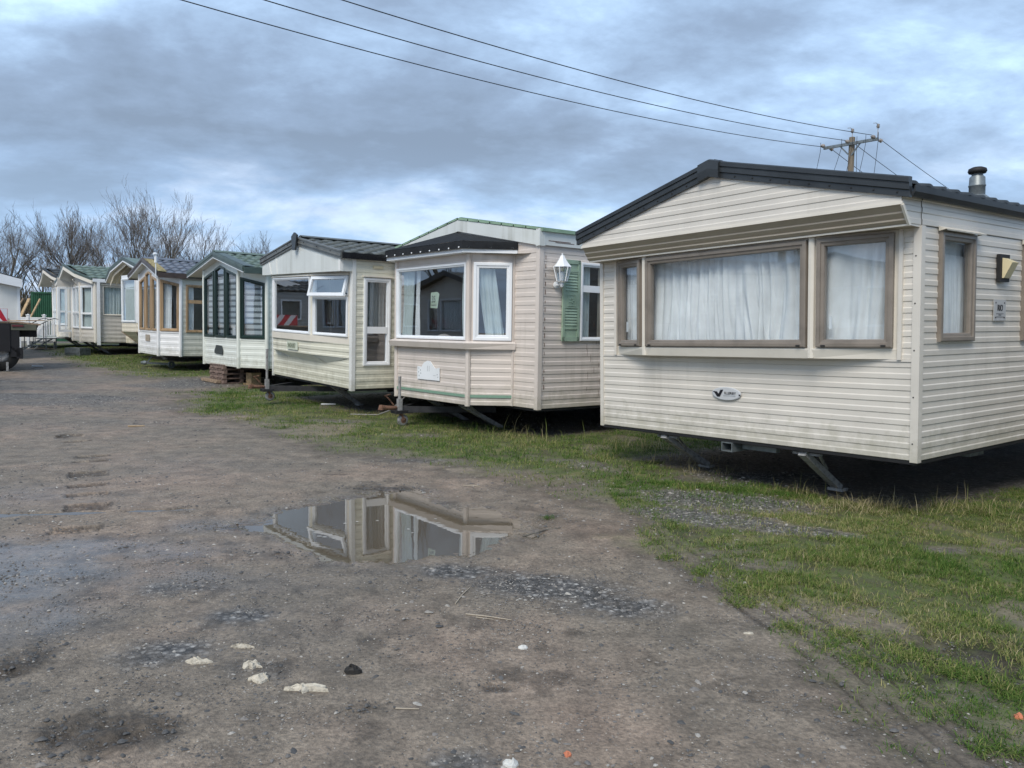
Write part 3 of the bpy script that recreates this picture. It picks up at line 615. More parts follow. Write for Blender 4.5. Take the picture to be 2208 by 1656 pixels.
    q.box(-1.9, -1.82, -.5605, -.5595, .40, .405); obj('worn_print', q, LINEG, npl)
    # curtains, sofa, price sheet
    curtain(h, Lp, FX, .06, .38, .9, 2.12, CURg, .10, .09, .03, 31); curtain(h, Lp, FX, .40, .52, .9, 2.1, CUR, .14, .09, .02, 35)
    curtain(h, Lp, FX, 1.80, 2.05, 1.0, 2.14, CURg, .1, .08, .022, 32, taper=(-.0+1, .9, 2), skew=.2)
    curtain(h, K, uK, .1, .38, 1.02, 2.10, CURg, .09, .09, .03, 33, skew=1.1)
    q = MB(); q.box(-3.3, -.8, -.12, .15, .45, .98); q.box(-3.3, -.8, .1, .7, .4, .68); obj('sofa', q, TER, h)
    for x in (-2.35, -1.35):
        q = MB(); q.lathe((x, -.05, .93), [(.26, -.1), (.26, .02), (.2, .09), (.1, .12), (0, .13)], 14); q.v = [(a_, -.05+(b_+.05)*.35, c_) for a_, b_, c_ in q.v]; obj('cushion', q, SOFA, h, True)
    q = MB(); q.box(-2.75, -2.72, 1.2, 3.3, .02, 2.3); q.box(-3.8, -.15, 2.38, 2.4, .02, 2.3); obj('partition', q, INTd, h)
    q = MB(); slab(q, Lp, FX, [(1.02, 1.47), (1.22, 1.46), (1.27, 1.69), (1.20, 1.72), (1.03, 1.71)], -.014, -.012); ps = obj('price_sheet', q, mat('pale green paper', (.50, .60, .48), .8, var=.06), h)
    text(ps, '35', .15, on_front(Lp[0]+1.11, Lp[1]+.0105, 1.60), BLACKL, .001, .75); q = MB(); q.box(Lp[0]+1.05, Lp[0]+1.19, Lp[1]+.009, Lp[1]+.0115, 1.508, 1.518); obj('underline', q, BLACKL, ps)
    corner(h, 0, 0, -.012, 2.35, C2, .055, .022)
    q = MB(); q.box(-W, 0, .02, .04, -.03, -.002); obj('bottom_rail', q, BLK, h)
    q = MB(); rr = random.Random(8)
    for k in range(16):
        z = .28+k*.125; q.box(.0125, .0135, .10+rr.uniform(-.004, .004), .108, z, z+rr.uniform(.03, .075))
    for k in range(14):
        z = .15+k*.125*.7; yy = rr.uniform(.92, 1.25); q.box(.0125, .0135, yy, yy+.004, z, z+rr.uniform(.05, .12))
    q.box(.0465, .0475, .12, .55, 2.415, 2.425); q.box(.0465, .0475, .25, .62, 2.40, 2.408); obj('rust_streak', q, mat('rust stain', (.13, .06, .035), .9, noise=40, var=.5), h)
    drawbar(h, -2.5, -.72, B-.02, .36); steady(h, -1.5, -.2, .5, B); steady(h, -2.6, -.1, .6, B)
home2()

# ================================================================== HOME 3 (pale yellow, bow front)
def home3():
    W, L_ = 3.68, 9.0; B = .45; h = home_root((-2.854, 14.186, .50, -.906, .022, .003), 'pale yellow caravan with bowed white windows, one top pane tilted open, smooth grey fascia')
    carcass(h, W, 2.3, L_, .1, B)
    A = (-3.60, 0); Bp = (-3.30, -.15); Cc = (-1.37, -.17); D = (-.10, 0)
    mb = MB(); siding(mb, (0, 0), FX, rect(-W, 0, 0, 2.09), [[(-3.6, .80), (-.1, .80), (-.1, 2.085), (-3.6, 2.085)]], pitch=.13); obj('wall', mb, C3, h)
    sw = (.205, .745, .42, 1.99)
    mb = MB(); siding(mb, (0, 0), SX, rect(0, L_, 0, 2.31), [rect(*sw)], pitch=.13); obj('wall', mb, C3, h)
    mb = MB(); siding(mb, (0, L_), (-1, 0), rect(0, W, 0, 2.31), pitch=.13); obj('wall', mb, C3, h); mb = MB(); siding(mb, (-W, L_), (0, -1), rect(0, L_, 0, 2.31), pitch=.13); obj('wall', mb, C3, h)
    def U(a, b): return (b[0]-a[0], b[1]-a[1])
    wn = [(A, Bp, [(.05, .29, 1.67, 2.0), (.05, .29, .95, 1.64)]), (Bp, Cc, [(.03, 1.90, .925, 2.02)]), (Cc, D, [(.09, 1.22, .925, 1.645), (.09, 1.22, 1.665, 2.02)])]
    for a, b, ws in wn:
        u = U(a, b); ln = math.hypot(*u); mb = MB(); siding(mb, a, u, rect(0, ln, .80, 2.085), [rect(k[0]+.01, k[1]-.01, k[2]+.01, k[3]-.01) for k in ws], pitch=0); obj('bay_panel', mb, UPc if a != Bp else C3, h)
        for i, k in enumerate(ws):
            if a == Cc and i == 1: continue
            window(h, a, u, rect(*k), UP, fw=.055 if ln > .5 else .035, out=.03, gl=GLd, vb=())
        q = MB(); slab(q, a, u, rect(.01, ln-.01, 2.03, 2.05), 0, .05); obj('drip_hood', q, UPc, h)
    # open top light, hinged at its top edge
    P0, u, n = frame2(Cc, U(Cc, D)); k = (.09, 1.22, 1.665, 2.02)
    mb = MB(); ring(mb, Cc, U(Cc, D), rect(*k), [(0, -.03), (0, .02), (.04, .02), (.04, -.03)]); ow = obj('window', mb, UP, h, label='top opening window tilted outward')
    def T(s_, d): return P0+u*s_+n*(.03+math.sin(R(14))*d)+V(0, 0, 2.01-math.cos(R(14))*d)
    hgt = .37; q = MB()
    for (s0, s1, d0, d1) in ((.06, .12, 0, hgt), (1.19, 1.25, 0, hgt), (.12, 1.19, 0, .055), (.12, 1.19, hgt-.06, hgt)):
        nn = (n*math.cos(R(14))+V(0, 0, math.sin(R(14))))*.02
        c_ = [T(s0, d0), T(s1, d0), T(s1, d1), T(s0, d1)]; q.poly([p+nn for p in c_]); q.poly([p-nn for p in reversed(c_)])
        for i in range(4): q.quad(c_[i]-nn, c_[(i+1) % 4]-nn, c_[(i+1) % 4]+nn, c_[i]+nn)
    sash = obj('sash', q, UP, ow); q = MB(); q.poly([T(.11, .05), T(1.2, .05), T(1.2, hgt-.05), T(.11, hgt-.05)]); obj('pane', q, GLd, ow)
    q = MB(); q.bar(P0+u*1.2+V(0, 0, 1.70), T(1.2, hgt-.05), .01, .02); q.bar(P0+u*.13+V(0, 0, 1.70), T(.13, hgt-.05), .01, .02); obj('stay', q, BLK, ow)
    # panel under windows and the curved box below
    def off(o): return [(A[0]-.0, .0), (Bp[0], Bp[1]-o), (Cc[0], Cc[1]-o), (D[0]+.0, 0)]
    mb = MB(); a = off(.03)
    for i in range(3): mb.quad((*a[i], .80), (*a[i+1], .80), (*a[i+1], .92), (*a[i], .92))
    mb.poly([(*p, .80) for p in reversed(a)]); mb.poly([(*p, .92) for p in a]); obj('sill_panel', mb, UPc, h)
    mb = MB(); a = off(.0)
    for i in range(3): uu = U(a[i], a[i+1]); siding(mb, a[i], uu, rect(0, math.hypot(*uu), .55, .80), pitch=.13, z0=.52, depth=.012)
    obj('bay_skirt', mb, C3, h)
    mb = MB(); b = [(-3.2, 0), (-2.75, .0), (-1.0, .0), (-.12, 0)]; zz = [.55, .42, .40, .55]
    for i in range(3): mb.quad((*a[i+1], .55), (*a[i], .55), (b[i][0], 0 if i != 0 else -.01, zz[i]), (b[i+1][0], -.02, zz[i+1]))
    obj('bay_underside', mb, CW, h)
    q = MB(); slab(q, Bp, U(Bp, Cc), rect(.82, 1.34, .60, .755), .018, .035); npl = obj('name_plate', q, mat('ivory plastic', (.62, .66, .55), .4, var=.06), h)
    text(npl, 'SANDHURST', .13, Matrix.Translation((Bp[0]+1.08, -.208, .677)) @ Matrix.Rotation(R(-.6), 4, 'Z') @ Matrix.Rotation(R(90), 4, 'X'), mat('dull green print', (.16, .19, .13), .6), .001, .52)
    # fascia box
    P = .243
    xm = -W/2
    q = MB(); q.poly([(-W-.0, -P, 2.085), (-.0, -P, 2.085), (0, -P, 2.31), (xm, -P, 2.64), (-W, -P, 2.31)])
    q.poly([(-W, -P, 2.085), (-W, 0, 2.085), (0, 0, 2.085), (0, -P, 2.085)]); q.quad((0, -P, 2.085), (0, 0, 2.085), (0, 0, 2.31), (0, -P, 2.31)); q.quad((-W, -P, 2.085), (-W, 0, 2.085), (-W, 0, 2.31), (-W, -P, 2.31)); fb = obj('fascia', q, CG, h)
    for x0, x1 in ((-3.35, -3.17), (-2.95, -2.86)):
        s_ = MB(); s_.bar((x0, -P-.004, 2.46 if x0 < -3 else 2.55), (x1, -P-.004, 2.09), .02, .012, (0, 1, 0)); obj('fascia_joint', s_, CW, fb)
    q = MB(); q.box(-.07, .012, -P-.012, -P+.05, 2.085, 2.34); obj('fascia_corner', q, CW, h)
    bp = [(.06, -P-.01, 2.285), (xm, -P-.01, 2.62), (-W-.05, -P-.01, 2.285)]
    mb = MB(); mb.sweep(bp, [(.02, 0), (-.015, 0), (-.015, .04), (-.035, .045), (-.035, .06), (-.025, .065), (-.025, .12), (-.04, .125), (-.04, .15), (.02, .155)]); br = obj('barge_board', mb, GREYB, h)
    for k_ in range(3):
        for a_, b_ in ((bp[0], bp[1]), (bp[1], bp[2])):
            p = Vector(a_).lerp(Vector(b_), (k_+.7)/3.3); s_ = MB(); s_.lathe((p.x, p.y-.025, p.z+.09), [(.012, 0), (.012, .006), (0, .008)], 8, (0, -1, 0)); obj('screw_cap', s_, BLK, br)
    q = MB(); slab(q, (0, -P-.05), FX, [(xm-.07, 2.52), (xm+.05, 2.52), (xm+.13, 2.80), (xm, 2.855), (xm-.13, 2.78)], 0, .035); obj('ridge_finial', q, ANTH, h)
    mb = MB()
    for sg in (1, -1): ex = xm+sg*(W/2+.05); tiles(mb, (ex, -.22, 2.40), (ex, L_, 2.40), (xm, -.22, 2.75), (xm, L_, 2.75), .27, 6, .02, .026)
    obj('roof', mb, TGRY, h, True); ridge_cap(h, xm, 2.78, -.2, L_, TGRY, .2); 
    q = MB(); q.box(.002, .10, -.24, L_, 2.30, 2.405); obj('gutter', q, mat('gloss black plastic', (.01, .01, .012), .25, var=.2), h)
    window(h, (0, 0), SX, rect(sw[0], sw[1], sw[2], sw[3]), UP, fw=.075, out=.035, hb=(1.06,), bars=.12, gl=GLd)
    q = MB(); q.box(0, .06, .18, .77, 2.005, 2.03); obj('drip_hood', q, UPc, h)
    curtain(h, (0, 0), SX, .27, .70, 1.1, 1.94, cloth('grey strip', (.25, .3, .32), .2), .10, .07, .03, 41)
    q = MB(); q.box(.014, .03, .385, .585, 2.165, 2.215); obj('vent', q, mat('yellowed plastic', (.60, .55, .38), .5), h)
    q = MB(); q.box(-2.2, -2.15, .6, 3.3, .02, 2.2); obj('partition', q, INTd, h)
    mb = MB(); mb.prism([(-.085, -.02), (.018, -.02), (.018, .05), (0, .05), (0, 0), (-.085, 0)], -.03, 2.31); obj('corner_trim', mb, CW, h)
    mb = MB(); mb.box(-W-.02, -W+.05, -.02, .02, -.03, 2.08); obj('corner_trim', mb, CW, h)
    drawbar(h, -2.45, -.52, B-.02, .60); steady(h, -1.3, .3, .8, B)
home3()

# ================================================================== canted front homes (4 and 5) share one builder
def canted(root, W, L_, g, d, cm, sm, fm, tm, bm, zr, zp, zw, p, o, wz, base, blind, edge=None, pit=.15, g2side=None):
    h = root; xm = -W/2; J = (0, 0); K = (-g, -d); Lp = (-W+g, -d); M_ = (-W, 0); c = W-2*g
    carcass(h, W, zr-.05, L_, d-.1, base)
    zt = zr+.0; zk = zt+(zp-.2-zt)*(g/(W/2))
    slope = (zp-zr)/(W/2+o)
    def ztop(x): return zr-.02+slope*(W/2-abs(x-xm))
    ln = c
    pk = c/2
    w1 = [(.035, zw), (.71*c/2.26, zw), (.71*c/2.26, wz[1]), (.035, wz[0])]
    w2 = [(.775*c/2.26, zw), (1.455*c/2.26, zw), (1.455*c/2.26, wz[2]), (pk, wz[3]), (.775*c/2.26, wz[2])]
    w3 = [(1.52*c/2.26, zw), (c-.035, zw), (c-.035, wz[0]), (1.52*c/2.26, wz[1])]
    mb = MB(); siding(mb, Lp, FX, rect(0, c, 0, zw-.03), pitch=pit); obj('wall', mb, cm, h)
    mb = MB(); siding(mb, Lp, FX, [(0, zw-.03), (c, zw-.03), (c, ztop(K[0])), (pk, ztop(xm)-.03), (0, ztop(K[0]))], [inset(w_, .012) for w_ in (w1, w2, w3)], pitch=0); obj('window_panel', mb, cm, h)
    for w_ in (w1, w2, w3): window(h, Lp, FX, w_, fm, fw=.062, out=.03, sash=False, gl=GLd)
    fl = math.hypot(g, d)
    for P0, u, lf in ((K, (J[0]-K[0], J[1]-K[1]), False), (M_, (Lp[0]-M_[0], Lp[1]-M_[1]), True)):
        hi, lo_ = wz[4], wz[5]
        wq = [(.06, zw), (fl-.035, zw), (fl-.035, lo_), (.06, hi)] if not lf else [(.035, zw), (fl-.06, zw), (fl-.06, hi), (.035, lo_)]
        mb = MB(); siding(mb, P0, u, rect(0, fl, 0, zw-.03), pitch=pit); obj('wall', mb, cm, h)
        ta, tb = (ztop(K[0]), ztop(0)) if not lf else (ztop(0), ztop(K[0]))
        mb = MB(); siding(mb, P0, u, [(0, zw-.03), (fl, zw-.03), (fl, tb), (0, ta)], [inset(wq, .012)], pitch=0); obj('window_panel', mb, cm, h)
        window(h, P0, u, wq, fm, fw=.085, out=.035, gl=GLd if blind else GL)
        q = MB(); slab(q, P0, u, rect(.0, fl, zw-.05, zw-.02), 0, .018); obj('band', q, cm, h)
    q = MB(); slab(q, Lp, FX, rect(0, c, zw-.05, zw-.02), 0, .018); obj('band', q, cm, h)
    for q_ in (K, Lp, J, M_): post(h, q_[0], q_[1], .05, -.015, ztop(q_[0])-.02, cm, 8)
    # rear, left and right walls
    mb = MB(); hs = [rect(*g2side)] if g2side else []; siding(mb, (0, 0), SX, rect(0, L_, 0, zr), hs, pitch=pit); obj('wall', mb, sm, h)
    mb = MB(); siding(mb, (0, L_), (-1, 0), [(0, 0), (W, 0), (W, zr), (W/2, zp-.15), (0, zr)], pitch=pit); obj('wall', mb, sm, h); mb = MB(); siding(mb, (-W, L_), (0, -1), rect(0, L_, 0, zr), pitch=pit); obj('wall', mb, sm, h)
    # roof with deep front overhang
    yf = -d-p; ze = zr+.03; zq = zp-.06
    mb = MB()
    for sg in (1, -1): ex = xm+sg*(W/2+o); tiles(mb, (ex, yf+.22, ze+.08), (ex, L_, ze+.08), (xm, yf+.22, zq+.02), (xm, L_, zq+.02), .25, 5, .02, .03)
    obj('roof', mb, tm, h, True); ridge_cap(h, xm, zq+.05, yf, L_, tm, slope)
    mb = MB()
    for sg in (1, -1):
        ex = xm+sg*(W/2+o); mb.quad((ex, yf, ze-.03), (xm, yf, zq-.11), (xm, .5, zq-.11), (ex, .5, ze-.03))
    obj('soffit', mb, UPc if edge is None else C5b, h)
    bp = [(xm+W/2+o, yf, ze-.035), (xm, yf, zq-.115), (xm-W/2-o, yf, ze-.035)]
    mb = MB(); mb.sweep(bp, [(.02, 0), (-.012, 0), (-.012, .022), (.02, .022)]); obj('barge_trim', mb, UP, h)
    mb = MB(); mb.sweep(bp, [(.02, .022), (-.018, .022), (-.018, .07), (-.03, .08), (-.03, .15), (-.02, .165), (.02, .165)]); obj('barge_board', mb, bm, h)
    mb = MB()
    for sg in (1, -1):
        ex = xm+sg*(W/2+o); mb.quad((ex, yf-.02, ze+.13), (xm, yf-.02, zq+.05), (xm, yf+.26, zq+.05), (ex, yf+.26, ze+.13))
    obj('verge_strip', mb, edge or bm, h)
    q = MB(); q.box(o-.06, o+.05, yf, L_, ze-.045, ze+.10); gt = obj('gutter', q, bm, h)
    q = MB(); q.box(xm-W/2-o-.05, xm-W/2-o+.06, yf, L_, ze-.045, ze+.10); obj('gutter', q, bm, h)
    return Lp, K, J, c, fl, (w1, w2, w3)
def home4():
    W = 3.563; h = home_root((-5.89, 19.123, .576, -.856, .005, -.001), 'white caravan with dark green peaked windows, striped blinds and green tiled roof')
    Lp, K, J, c, fl, ws = canted(h, W, 9, .652, .428, C4, C4, GRNF, TGRN, GRNB, 2.26, 2.86, .71, .18, .09, (2.235, 2.40, 2.43, 2.51, 2.19, 2.04), .45, True)
    # striped day and night blinds
    u = (J[0]-K[0], J[1]-K[1])
    for P0, uu, s0, s1, zt in ((K, u, .12, fl-.10, 2.1), (Lp, FX, .08, c-.08, 2.2)):
        a, b = MB(), MB(); z = .76; k = 0
        while z < zt:
            slab((a if k % 2 else b), P0, uu, rect(s0, s1, z, z+(.085 if k % 2 else .055)), -.09, -.085); z += .085 if k % 2 else .055; k += 1
        obj('blind', a, BLI, h, label='pale bands of the striped blind'); obj('blind_band', b, BLId, h)
    q = MB(); slab(q, Lp, FX, [(.77, .30), (1.28, .28), (1.33, .36), (1.24, .50), (.88, .51), (.76, .36)], .015, .03); obj('vent_cover', q, mat('dark grey vent', (.05, .06, .06), .5), h)
    q = MB(); slab(q, Lp, FX, rect(1.85, 2.05, .78, 1.0), -.015, -.012); obj('notice', q, UP, h)
    # subframe visible below the floor
    q = MB(); q.box(-2.6, -.3, .5, .6, -.30, -.12); q.bar((-2.4, -.3, -.08), (-1.9, .6, -.28), .05, .06); obj('subframe', q, STL, h)
home4()
def home5():
    W = 2.879; h = home_root((-9.71, 23.328, .672, -.874, .013, -.007), 'white caravan with oak framed peaked windows and slate blue tiled roof')
    Lp, K, J, c, fl, ws = canted(h, W, 9, .48, .477, C5, C5b, OAK, TBLU, BRNB, 2.27, 2.89, .72, .18, .10, (2.20, 2.335, 2.41, 2.48, 2.225, 2.10), .45, False, edge=LICH, pit=.165, g2side=(.147, .95, .70, 2.095))
    window(h, (0, 0), SX, rect(.147, .95, .70, 2.095), OAK, fw=.075, out=.035, hb=(1.60,), bars=.10)
    u = (J[0]-K[0], J[1]-K[1]); curtain(h, K, u, .10, .36, .75, 2.1, CUR, .1, .08, .02, 51); curtain(h, K, u, .5, .62, .9, 2.05, CUR, .1, .08, .02, 52, taper=(1, 1.1, 1))
    curtain(h, Lp, FX, .02, .62, .73, 2.0, CUR, .1, .09, .02, 53); curtain(h, Lp, FX, 1.3, 1.9, .73, 2.0, CUR, .1, .09, .02, 54, taper=(1, .8, 1)); curtain(h, (0, 0), SX, .2, .4, .75, 2.05, CUR, .1, .07, .02, 55)
    q = MB(); slab(q, Lp, FX, rect(.70, 1.10, .39, .585), .015, .028); obj('name_plate', q, mat('worn tan plate', (.36, .31, .25), .7, noise=30, var=.4), h)
    q = MB(); q.tube([(.12, -.72, 2.22), (.12, -.72, 2.86), (.13, -.74, 2.93)], .013, 8); q.lathe((.13, -.74, 2.90), [(0, -.05), (.035, -.05), (.045, .0), (.035, .05), (0, .05)], 10, (0, 1, 0)); q.tube([(.12, -.72, 2.66), (.12, -.72, 2.86)], .04, 8); obj('aerial', q, UP, h)
    q = MB(); q.box(-.9, -.5, .9, 1.3, .02, .85); q.box(-.9, -.5, 1.25, 1.32, .85, 1.25); obj('armchair', q, TER, h)
home5()

# ================================================================== HOME 6 (straw, hanging box bay)
def home6():
    W = 3.4; L_ = 7.5; h = home_root((-11.6, 26.4, .90, -.80, .0, .0), 'straw coloured caravan with a white boxy bay hung on its front, mostly hidden')
    carcass(h, W, 2.2, L_, .4, .5); xm = -W/2
    a = [(-2.75, 0), (-2.42, -.45), (-.98, -.45), (-.65, 0)]
    mb = MB(); siding(mb, (0, 0), FX, [(-W, 0), (0, 0), (0, 2.2), (xm, 2.7), (-W, 2.2)], [rect(-2.7, -.7, .56, 2.2)], pitch=.14); obj('wall', mb, C6, h)
    mb = MB(); siding(mb, (0, 0), SX, rect(0, L_, 0, 2.2), pitch=.14); siding(mb, (0, L_), (-1, 0), rect(0, W, 0, 2.2), pitch=.14); obj('wall', mb, C7, h); mb = MB(); siding(mb, (-W, L_), (0, -1), rect(0, L_, 0, 2.2), pitch=.14); obj('wall', mb, C7, h)
    for i in range(3):
        u = (a[i+1][0]-a[i][0], a[i+1][1]-a[i][1]); ln = math.hypot(*u); zt = 2.28 if i == 1 else 2.15
        mb = MB(); siding(mb, a[i], u, rect(0, ln, .42, .72), pitch=.14); obj('bay_wall', mb, C6, h)
        mb = MB(); siding(mb, a[i], u, rect(0, ln, .72, 2.35), [rect(.06, ln-.06, .76, 2.22)], pitch=0); obj('bay_panel', mb, UP, h)
        window(h, a[i], u, rect(.05, ln-.05, .75, 2.23), UP, fw=.06, out=.03)
        curtain(h, a[i], u, .08, ln-.08, .78, 2.2, CURg, .1, .09, .02, 60+i)
    lo = [(-2.05, 0, .02), (-1.9, -.10, .02), (-1.5, -.10, .02), (-1.35, 0, .02)]
    for i in range(3):
        mb = MB(); A_, B_ = Vector((*a[i], .42)), Vector((*a[i+1], .42)); C_, D_ = Vector(lo[i+1]), Vector(lo[i])
        for k in range(3):
            t0, t1 = k/3, (k+1)/3; p0, p1, p2, p3 = A_.lerp(D_, t0), B_.lerp(C_, t0), B_.lerp(C_, t1), A_.lerp(D_, t1); s = V(0, -.012, 0)
            mb.quad(p0+s, p1+s, p2, p3); mb.quad(p3, p2, p2+s, p3+s)
        obj('bay_skirt', mb, C6, h)
    q = MB()
    for i in (0, 1, 2, 3): q.bar((*a[i], .42), lo[i], .05, .03)
    obj('skirt_trim', q, TIM, h)
    yf = -.62; o = .08
    pr = [(o, 2.12), (-.38, 2.46), (xm, 2.78), (-W+.38, 2.46), (-W-o, 2.12)]
    mb = MB(); mb.sweep([(x, yf, z) for x, z in pr], [(.02, 0), (-.012, 0), (-.012, .05), (.02, .05)]); obj('barge_trim', mb, UP, h)
    mb = MB(); mb.sweep([(x, yf, z) for x, z in pr], [(.02, .05), (-.02, .05), (-.03, .17), (.02, .17)]); obj('barge_board', mb, GRNB, h)
    for q_ in (.10, .28):
        mb = MB(); mb.sweep([(x*.93-.12, yf+q_+.02, z-.10) for x, z in pr], [(0, 0), (-.02, 0), (-.02, .10), (0, .12)]); obj('inner_barge', mb, C6, h)
    mb = MB()
    for (x0, z0), (x1, z1) in zip(pr, pr[1:]):
        mb.quad((x0, yf, z0+.15), (x1, yf, z1+.15), (x1, L_, z1+.15), (x0, L_, z0+.15))
    obj('roof', mb, TGRN, h); mb = MB()
    for (x0, z0), (x1, z1) in zip(pr, pr[1:]): mb.quad((x0, yf, z0), (x0, .3, z0), (x1, .3, z1), (x1, yf, z1))
    obj('soffit', mb, C6, h); steady(h, -1.1, -.1, .5, .5)
home6()

# ================================================================== HOMES 7 and 8 (prow roofs, french windows)
def prow(loc, label, tm, W, open_door, seed):
    L_ = 8.5; h = home_root(loc, label); g, d = .993, .324; xm = -W/2; J, K, Lp, M_ = (0, 0), (-g, -d), (-W+g, -d), (-W, 0)
    carcass(h, W, 2.2, L_, .2, .5)
    fl = math.hypot(g, d); u = (g, d); c = W-2*g
    def P(P0, u, ln, w_, hb, vb, sd):
        mb = MB(); siding(mb, P0, u, rect(0, ln, 0, .47), pitch=.15); siding(mb, P0, u, rect(0, ln, 2.09, 2.42 if ln > 1.2 else 2.3), pitch=.15, z0=2.09); obj('wall', mb, C7, h)
        mb = MB(); siding(mb, P0, u, rect(0, ln, .47, 2.09), [rect(w_[0]+.01, w_[1]-.01, .50, 2.05)], pitch=0); obj('window_panel', mb, C7, h)
        window(h, P0, u, rect(w_[0], w_[1], .49, 2.06), UP, fw=.07, out=.035, hb=hb, vb=vb, bars=.07)
        curtain(h, P0, u, w_[0]+.06, w_[1]-.06, .52, 2.03, CURg, .1, .1, .025, sd)
    P(Lp, FX, c, (.08, c-.1), (1.08,), (c/2,), seed); P(K, u, fl, (.06, fl-.14), (1.05,), (), seed+1); P(M_, (Lp[0]-M_[0], Lp[1]-M_[1]), fl, (.1, fl-.08), (1.05,), (), seed+2)
    for q_ in (K, Lp, J): post(h, q_[0], q_[1], .05, -.01, 2.2, UPc, 8)
    sw = rect(.25, 1.6, .99, 2.07); mb = MB(); siding(mb, (0, 0), SX, rect(0, L_, 0, 2.27), [inset(sw, .01)], pitch=.15); obj('wall', mb, C7, h)
    mb = MB(); siding(mb, (0, L_), (-1, 0), rect(0, W, 0, 2.27), pitch=.15); obj('wall', mb, C7, h); mb = MB(); siding(mb, (-W, L_), (0, -1), rect(0, L_, 0, 2.27), pitch=.15); obj('wall', mb, C7, h)
    window(h, (0, 0), SX, sw, UPc, fw=.055, out=.03); curtain(h, (0, 0), SX, .3, 1.55, 1.0, 2.05, CURg, .1, .12, .03, seed+5)
    q = MB(); q.box(.0, .07, .2, 1.65, 2.10, 2.125); obj('drip_hood', q, UPc, h)
    q = MB(); q.box(.03, .12, .05, .15, -.10, 2.2); q.box(.035, .115, -.0, .4, 2.18, 2.2); obj('downspout', q, UP, h)
    fr = [(.06, -.10, 2.20), (-.95, -.50, 2.46), (xm, -.74, 2.76), (-W+.95, -.74, 2.42), (-W-.07, -.76, 2.15)]
    mb = MB(); i0 = 0
    R0 = Vector(fr[2]); tiles(mb, (.06, -.10, 2.33), (.06, L_, 2.33), (xm, -.66, 2.87), (xm, L_, 2.87), .27, 5, .02, .03); tiles(mb, (-W-.07, -.70, 2.28), (-W-.07, L_, 2.28), (xm, -.70, 2.87), (xm, L_, 2.87), .27, 5, .02, .03); obj('roof', mb, tm, h, True)
    mb = MB(); mb.sweep(fr, [(.02, -.08), (-.02, -.08), (-.02, .05), (.02, .05)]); obj('barge_trim', mb, UPc, h)
    mb = MB(); mb.sweep(fr, [(.02, .052), (-.03, .052), (-.035, .14), (.02, .14)]); obj('barge_board', mb, GRNB if tm == TGRN else ANTH, h)
    mb = MB()
    for a_, b_ in zip(fr, fr[1:]): mb.quad(a_, b_, (b_[0], .4, b_[2]), (a_[0], .4, a_[2]))
    obj('soffit', mb, C7, h); q = MB(); q.box(.03, .12, -.08, L_, 2.20, 2.31); obj('gutter', q, UP, h); q = MB(); q.poly([(xm-.35, -d-.01, 2.3), (xm+.6, -d-.01, 2.3), (xm, -d-.01, 2.62)]); q.tube([(xm+.4, -.5, 2.30), (xm+.0, -.34, 2.12)], .02, 5); obj('gable', q, C7, h)
    if open_door:
        q = MB(); dr = (Lp[0]-.02, Lp[1]-.5); uu = (0, 1)
        mb = MB(); ring(mb, dr, uu, rect(0, .5, .33, 2.05), [(0, -.02), (0, .02), (.07, .02), (.07, -.02), (0, -.02)]); o = obj('door', mb, UP, h, label='glazed white door standing open')
        q = MB(); slab(q, dr, uu, rect(.23, .27, .4, 1.98), -.015, .015); slab(q, dr, uu, rect(.07, .43, 1.1, 1.15), -.015, .015); obj('glazing_bar', q, UP, o)
        q = MB(); flat(q, dr, uu, rect(.06, .44, .4, 2.0), 0); obj('pane', q, GL, o); q = MB(); q.poly([(dr[0], dr[1]-.02, 2.07), (dr[0], dr[1]+.5, 2.07), (dr[0], dr[1]+.5, 2.2), (dr[0], dr[1]-.02, 2.42)]); obj('side_infill', q, C7, h)
    steady(h, -1.0, .1, .7, .5); steady(h, -2.6, .1, .7, .5)
    return h
prow((-15.247, 29.169, .894, -.922, .003, -.004), 'grey beige caravan with green scalloped roof tiles and white downspout on its corner', TGRN, 3.67, True, 70)
prow((-18.25, 32.9, 1.0, -.95, 0, 0), 'farthest caravan of the row, dark tiled roof, tall white windows above the picket decking', TDRK, 3.5, False, 80)

# ================================================================== GROUND
def hsh(ix, iy, seed):
    n = (ix.astype(np.int64)*374761393 + iy.astype(np.int64)*668265263 + seed*1442695041) & 0x7fffffff
    n = ((n ^ (n >> 13))*1274126177) & 0x7fffffff
    return ((n ^ (n >> 16)) & 0xffff)/65535.0
def vn(x, y, seed=0):
    ix = np.floor(x); iy = np.floor(y); fx = x-ix; fy = y-iy; fx = fx*fx*(3-2*fx); fy = fy*fy*(3-2*fy)
    a = hsh(ix, iy, seed); b = hsh(ix+1, iy, seed); c = hsh(ix, iy+1, seed); d = hsh(ix+1, iy+1, seed)
    return (a*(1-fx)+b*fx)*(1-fy)+(c*(1-fx)+d*fx)*fy
def fbm(x, y, seed=0, o=4, g=.5):
    s = 0; a = 1; t = 0
    for k in range(o): s = s+a*vn(x*2**k+k*17.3, y*2**k-k*9.1, seed+k); t += a; a *= g
    return s/t
def sdist(x, y, P, closed=True):
    """signed distance to a polygon, negative inside"""
    P = np.array(P); n = len(P); d = np.full(x.shape, 1e9); ins = np.zeros(x.shape, bool)
    for i in range(n):
        a = P[i]; b = P[(i+1) % n]; e = b-a; w0 = x-a[0]; w1 = y-a[1]
        t = np.clip((w0*e[0]+w1*e[1])/(e@e), 0, 1); d = np.minimum(d, (w0-e[0]*t)**2+(w1-e[1]*t)**2)
        if a[1] != b[1]: ins ^= ((a[1] > y) != (b[1] > y)) & (x < (b[0]-a[0])*(y-a[1])/(b[1]-a[1])+a[0])
    d = np.sqrt(d); return np.where(ins, -d, d)
